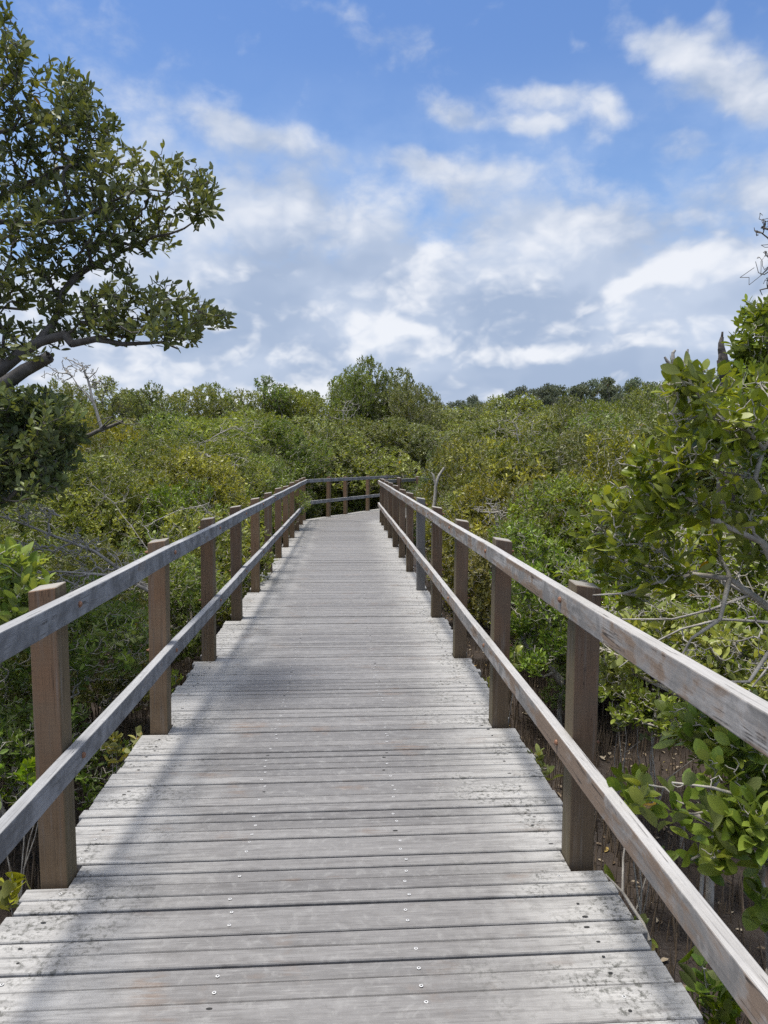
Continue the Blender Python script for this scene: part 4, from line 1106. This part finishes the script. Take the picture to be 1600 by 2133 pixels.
# ------------------------------------------------------------------ seedlings, dead wood, roots, fallen leaves
def seedling(px, py, depth, n, hgt, label, leaf='leaf_gloss', size=.075, seed=0, spread_=.10, name='mangrove_seedling'):
    R = np.random.default_rng(400+seed); top = at(px, py, depth); base = np.array([top[0], top[1], MUD_Z]) if hgt is None else top-np.array([0, 0, hgt])
    limbs = []
    for k in range(n):
        q = top+R.normal(0, spread_, 3)*np.array([1, 1, .8]); q[0] = q[0] if q[0] < EL_-.03 or q[0] > ER_+.03 or q[2] < -.08 else (EL_-.05 if q[0] < 0 else ER_+.05)
        mid = base+(q-base)*.55+R.normal(0, .03, 3)
        limbs.append((None, 0, [mid, q], .005, .0022))
    sk_lobes = [(l[2][-1], (.03, .03, .03)) for l in limbs]
    return hero(name, label, 'seedling', base, limbs, sk_lobes, n*3, leaf, size, (2, 3), 400+seed, fine=True, width=.5, up=.9, shell=.2, r_tip=.0016, spread=(25, 65), segs=2)
seedling(255, 1560, 4.15, 4, .9, 'yellow-green seedling outside the deck just before the second left post', 'leaf_gold', .060, 1, .07)
seedling(355, 1405, 5.3, 3, .9, 'small seedling outside the deck just past the second left post', 'leaf_gloss', .06, 2, .07)
seedling(20, 1600, 3.9, 4, .8, 'seedling in the mud outside the nearest left post', 'leaf_gloss', .07, 3)
seedling(15, 1850, 3.2, 2, .5, 'yellow-leaved seedling in the mud at the lower left edge', 'leaf_gold', .08, 4, .05)
seedling(1345, 1645, 2.9, 2, .8, 'two-stemmed glossy seedling on bare mud seen above the lower right rail', 'leaf_gloss', .08, 5, .05)
seedling(1445, 2045, 2.55, 3, .45, 'low seedling with round leaves beside the deck at the lower right', 'leaf_green', .085, 6, .06)
seedling(1505, 2110, 2.45, 2, .45, 'pair of seedling leaves near the bottom right corner', 'leaf_gloss', .08, 7, .03)
seedling(1310, 1790, 3.0, 4, .6, 'seedling under the lower right rail beside the deck edge', 'leaf_green', .07, 8, .09)
seedling(1000, 1420, 5.3, 3, .9, 'seedling reaching over the deck edge past the second right post', 'leaf_gold', .06, 9, .06)
seedling(1045, 1345, 5.1, 4, 1.1, 'leafy sprig poking past the second right post', 'leaf_gloss', .07, 10, .07)
seedling(1130, 1600, 4.0, 3, .7, 'seedling against the deck edge before the nearest right post', 'leaf_olive', .06, 11, .06)
seedling(1370, 1480, 4.6, 5, .6, 'seedling cluster on the mud behind the nearest right post', 'leaf_green', .065, 12, .14)
seedling(1290, 1500, 5.2, 4, .5, 'grey-leaved seedling on the mud beyond the nearest right post', 'leaf_deep', .06, 13, .12)

def dead_branch(name, label, limbs, seed, bark='dead', r_tip=.0022, twigs=None, cat='dead branch', rmax=9, wob=.25, group=None):
    base = np.asarray(limbs[0][2][0], float)
    lobes = twigs[0] if twigs else []
    return hero(name, label, cat, base, limbs, lobes, 0, None, 0, (1, 1), seed, bark=bark, r_tip=r_tip, bare=0, rmax=rmax, group=group) if not twigs else \
        hero_bare(name, label, cat, base, limbs, lobes, twigs[1], seed, bark, r_tip, wob, group)
def hero_bare(name, label, cat, base, limbs, lobes, n, seed, bark, r_tip, wob, group):
    R = np.random.default_rng(seed); sk = Skeleton(); sk.add((0, 0, 0), -1, limbs[0][3]); ids = []
    for par, k, pts, r0, r1 in limbs:
        p = 0 if par is None else ids[par][k]; path = []
        a = sk.P[p]; rr = []
        for q in [np.asarray(w, float)-base for w in pts]:
            m_ = max(1, int(np.linalg.norm(q-a)/.14))
            for j in range(1, m_+1): rr.append((a+(q-a)*j/m_+R.normal(0, .006, 3)*(j < m_), j == m_))
            a = q
        path = sk.path([f[0] for f in rr], p, r0, r1); ids.append([i for i, f in zip(path, rr) if f[1]])
    tips = lobe_tips([(np.asarray(c)-base, r) for c, r in lobes], int(n*1.35), R, .4)[:n]
    sk.grow(tips, R, wob=wob, segs=5)
    root = link(name, None, loc=base); tag(root, label, cat, group)
    v, f = sk.tubes(r_tip, .40, sides=4); link('branches', quad_mesh(name, v, f, [M[bark]], smooth=True), root)
    return root
def wl(lst, R=np.random.default_rng(31)): return px_lobes(lst, 5, .2, R)

dead_branch('dead_brush', 'tangle of bare grey branches left, above the nearest handrail length', [(None, 0, P((330, 1240, 4.9), (200, 1150, 5.0), (60, 1095, 5.1), (-60, 1060, 5.1)), .012, .004), (None, 0, P((250, 1200, 4.8), (120, 1190, 4.7), (0, 1200, 4.6)), .009, .003)],
            71, twigs=(wl([(60, 1070, 60, 24, 5.2), (150, 1130, 80, 34, 5), (240, 1170, 80, 34, 4.9), (320, 1190, 60, 30, 5), (120, 1210, 80, 30, 4.7), (40, 1140, 50, 30, 5), (260, 1210, 60, 20, 4.8)]), 330), r_tip=.0024, wob=.2)
dead_branch('dead_brush', 'grey curved dead twigs over the shrubs beside the third left post', [(None, 0, P((340, 1200, 7.2), (290, 1120, 7.2), (240, 1050, 7.3), (195, 1012, 7.3), (175, 1008, 7.3)), .006, .002)],
            72, twigs=(wl([(240, 1030, 50, 24, 7.3), (290, 1100, 40, 24, 7.2), (350, 1110, 40, 20, 7.4), (420, 1060, 40, 20, 8.5)]), 70), r_tip=.0016, wob=.16)
dead_branch('dead_branch', 'leaning dark bare limb in front of the left skyline trees', [(None, 0, P((60, 990, 13.5), (110, 955, 13.4), (165, 918, 13.3), (205, 897, 13.2), (255, 878, 13.2)), .075, .028), (0, 3, P((235, 868, 13.1), (215, 872, 13), (193, 890, 13)), .014, .005),
            (0, 3, P((240, 875, 13.1), (262, 884, 13), (290, 883, 13)), .014, .006)], 73, bark='bark_dark')
dead_branch('dead_tree', 'bare grey dead treetop against the sky on the left', [(None, 0, P((215, 900, 15), (195, 840, 15), (183, 790, 15), (170, 755, 15)), .04, .010), (0, 1, P((160, 800, 15), (140, 770, 15)), .014, .005), (0, 2, P((200, 775, 15), (205, 765, 15)), .010, .004)],
            74, twigs=(wl([(150, 760, 40, 18, 15), (185, 775, 24, 22, 15), (120, 775, 30, 16, 15), (200, 800, 20, 20, 15)]), 75), r_tip=.006, cat='dead tree', wob=.3)
dead_branch('dead_stump', 'blackened jagged dead stump standing on the right skyline', [(None, 0, P((1516, 1120, 6.6), (1513, 900, 6.6), (1511, 800, 6.6)), .10, .075), (0, -1, P((1510, 784, 6.6), (1508, 768, 6.6), (1507, 755, 6.6), (1506, 742, 6.6), (1503, 728, 6.6), (1502, 715, 6.6), (1504, 704, 6.6), (1505, 692, 6.6)), .062, .009), (0, -1, P((1503, 772, 6.55), (1499, 752, 6.55), (1500, 738, 6.55)), .035, .012), (0, -1, P((1516, 770, 6.6), (1517, 752, 6.6)), .035, .014)], 75, bark='char', cat='dead stump')
dead_branch('dead_branch', 'antler-shaped bleached dead twig above the big-leaved bush', [(None, 0, P((1440, 860, 3.2), (1418, 800, 3.2), (1410, 768, 3.2), (1402, 750, 3.2), (1402, 735, 3.2), (1406, 730, 3.2)), .016, .005), (0, 1, P((1400, 762, 3.2), (1390, 752, 3.2), (1385, 744, 3.2)), .010, .005), (0, 1, P((1422, 756, 3.2), (1432, 742, 3.2), (1433, 728, 3.2)), .008, .004)], 76)
dead_branch('dead_tree', 'leafless dead tree with curly twigs at the upper right edge', [(None, 0, P((1720, 1000, 5.2), (1680, 760, 5.2), (1650, 600, 5.2), (1640, 480, 5.2)), .04, .012), (0, 1, P((1610, 560, 5.2), (1592, 572, 5.2), (1580, 568, 5.2), (1574, 545, 5.2)), .007, .002), (0, 2, P((1600, 496, 5.2), (1585, 484, 5.2), (1572, 480, 5.2), (1571, 474, 5.2)), .007, .002),
            (0, 1, P((1600, 600, 5.2), (1583, 604, 5.2), (1588, 615, 5.2)), .007, .003)], 77, bark='bark_dark', twigs=(wl([(1590, 470, 22, 24, 5.2), (1592, 550, 20, 26, 5.2), (1640, 520, 40, 70, 5.2), (1595, 590, 10, 12, 5.2)]), 60), r_tip=.0022, cat='dead tree', wob=.4)
dead_branch('tree_trunk', 'stout grey trunk at the right edge behind the bare twigs', [(None, 0, [(4.15, 6.3, MUD_Z)]+P((1590, 1230, 6.3), (1578, 1150, 6.3), (1600, 1040, 6.3), (1640, 900, 6.3)), .13, .06)], 78, bark='bark', cat='trunk')
dead_branch('dead_branch', 'bleached dead branch sticking up by the bend behind the right handrail', [(None, 0, P((900, 1110, 13), (905, 1050, 13), (908, 1010, 13), (914, 992, 13), (925, 975, 13)), .045, .022), (0, 2, P((903, 990, 13), (898, 984, 13)), .02, .012)], 79)
dead_branch('dead_brush', 'spray of pale bare stems in the thicket right of the bend', [(None, 0, P((1090, 1010, 14), (1085, 940, 14), (1075, 890, 14)), .02, .006)], 80, twigs=(wl([(1075, 880, 50, 34, 14), (1110, 900, 40, 40, 14), (1050, 900, 30, 30, 14), (1150, 930, 40, 24, 13.5)]), 130), r_tip=.0032, wob=.12)
dead_branch('dead_brush', 'knot of grey twigs low in the shrub beside the fourth right post', [(None, 0, P((1040, 1120, 9), (1030, 1070, 9), (1020, 1050, 9)), .012, .005)], 81, twigs=(wl([(1030, 1060, 46, 26, 9), (1060, 1080, 30, 20, 9)]), 80), r_tip=.003, wob=.4)
dead_branch('dead_brush', 'grey twig spray among the shrubs midway along the left handrail', [(None, 0, P((420, 1000, 14), (424, 950, 14), (428, 920, 14)), .010, .004)], 82, twigs=(wl([(430, 920, 60, 30, 14), (510, 890, 50, 30, 15), (480, 960, 50, 30, 13)]), 90), r_tip=.0026, wob=.14)
dead_branch('dead_brush', 'pale bare twigs on the treetops left of the tallest tree', [(None, 0, P((715, 900, 30), (715, 860, 30), (720, 840, 30)), .03, .012)], 83, twigs=(wl([(715, 860, 26, 26, 30), (735, 840, 18, 22, 30)]), 60), r_tip=.007, wob=.14)
dead_branch('dead_branch', 'thin forked dead stick leaning on the deck edge at the lower right', [(None, 0, P((1352, 1960, 2.50), (1340, 1925, 2.54), (1297, 1858, 2.62), (1262, 1822, 2.7)), .010, .003), (0, 2, P((1298, 1790, 2.7), (1302, 1760, 2.72), (1290, 1738, 2.75)), .004, .002)], 84, bark='bark')
dead_branch('dead_branch', 'pale twig hanging over the mud beside the lower right rail', [(None, 0, P((1460, 1870, 2.9), (1465, 1800, 2.9), (1480, 1760, 2.9), (1520, 1770, 2.9), (1560, 1740, 2.9)), .008, .004)], 85)

dead_branch('dead_brush', 'spray of pale bare branches reaching left from the right edge above the rail', [
    (None, 0, P((1640, 1300, 3.3), (1560, 1240, 3.3), (1500, 1206, 3.3), (1440, 1197, 3.3), (1370, 1212, 3.35), (1300, 1240, 3.4)), .010, .003),
    (0, 0, P((1500, 1290, 3.3), (1420, 1310, 3.3), (1350, 1345, 3.35), (1290, 1390, 3.4)), .007, .0025), (0, 1, P((1480, 1270, 3.3), (1400, 1290, 3.35), (1300, 1290, 3.4), (1220, 1270, 3.5)), .006, .0025),
    (0, 0, P((1600, 1390, 3.2), (1560, 1440, 3.2), (1520, 1500, 3.2)), .006, .003)], 86, bark='dead',
    twigs=(px_lobes([(1260, 1270, 60, 34, 3.45), (1350, 1240, 60, 30, 3.4), (1430, 1220, 60, 34, 3.35), (1520, 1250, 60, 40, 3.3), (1330, 1350, 60, 34, 3.4), (1430, 1350, 60, 40, 3.3), (1540, 1360, 60, 50, 3.25), (1400, 1150, 50, 30, 3.4), (1520, 1150, 50, 34, 3.35)], 3.3, .15, np.random.default_rng(8)), 190), r_tip=.0013, wob=.16)

def build_roots():
    """Pencil roots standing in the mud, and fallen leaves on it."""
    R = np.random.default_rng(55); n = 24000
    x = np.concatenate([R.uniform(-7, 7, n//3), R.uniform(1.0, 4.0, n//3), R.uniform(-3.5, -1.0, n//3)]); y = np.concatenate([R.uniform(.5, 16, n//3), R.uniform(1.2, 9, n//3), R.uniform(1.5, 9, n//3)])
    dens = .5+.5*np.sin(x*2.1+1.3*np.sin(y*1.7))*np.sin(y*1.9+x)
    keep = R.random(len(x)) < .25+.75*dens; x, y = x[keep], y[keep]; n = len(x)
    near = np.exp(-(x/14)**2-((y-8)/16)**2)
    z = MUD_Z+near*(.05*np.sin(x*1.7+1.1*np.sin(y*.9))+.04*np.sin(y*2.3+x*.7)+.03*np.sin(x*4.1-y*3.3))
    h = np.clip(R.gamma(5, .026, n), .04, .30); r = R.uniform(.0035, .007, n)
    th = np.linspace(0, 2*math.pi, 5, endpoint=False); ln = R.normal(0, .10, (n, 2))*h[:, None]
    b = np.stack([x, y, z-.02], -1)
    V = []
    for t, k in ((0, 1.0), (.7, .8), (1.0, .25)):
        c = b+np.stack([ln[:, 0]*t, ln[:, 1]*t, (h+.02)*t], -1)
        V.append(c[:, None]+np.stack([np.cos(th), np.sin(th), 0*th], -1)[None]*(r*k)[:, None, None])
    V = np.stack(V, 1).reshape(n, 15, 3)
    j = np.arange(5); q = np.concatenate([np.stack([l*5+j, l*5+(j+1) % 5, (l+1)*5+(j+1) % 5, (l+1)*5+j], -1) for l in (0, 1)])
    F = (np.arange(n)*15)[:, None, None]+q[None]
    o = link('aerial_roots', quad_mesh('aerial_roots', V.reshape(-1, 3), F.reshape(-1, 4), [M['root']], smooth=True))
    tag(o, 'short pencil roots standing up all over the dark mud', 'roots', kind='stuff')
    n = 4200; x = R.uniform(-4.5, 5, n); y = R.uniform(1, 12, n); near = np.exp(-(x/14)**2-((y-8)/16)**2)
    z = MUD_Z+near*(.05*np.sin(x*1.7+1.1*np.sin(y*.9))+.04*np.sin(y*2.3+x*.7)+.03*np.sin(x*4.1-y*3.3))+.012
    ax = unit(np.stack([R.normal(0, 1, n), R.normal(0, 1, n), R.normal(0, .25, n)], -1)); up = unit(np.stack([R.normal(0, .3, n), R.normal(0, .3, n), np.ones(n)], -1))
    up = unit(up-ax*np.sum(ax*up, 1, keepdims=True)); s = np.cross(up, ax); L = R.uniform(.03, .07, n)
    sv, sf = LEAF_SIMPLE
    v = np.stack([x, y, z], -1)[:, None]+(ax[:, None]*sv[None, :, 0:1]+s[:, None]*sv[None, :, 1:2]*.42+up[:, None]*sv[None, :, 2:3])*L[:, None, None]
    f = (np.arange(n)*6)[:, None, None]+sf[None]
    o = link('fallen_leaves', quad_mesh('fallen_leaves', v.reshape(-1, 3), f.reshape(-1, 4), [M['litter']], np.repeat(R.random(n), 2)))
    tag(o, 'dry pale fallen leaves scattered on the mud', 'fallen leaves', kind='stuff')
M['root'] = mat_plain('muddy_root', (.10, .072, .05), .8, 0, (.19, .145, .10), 8)
M['litter'] = mat_leaf('fallen_dry_leaf', (.10, .06, .03), (.19, .13, .08), (.34, .27, .19), .05, (.26, .22, .17), .6, .05)
build_roots()
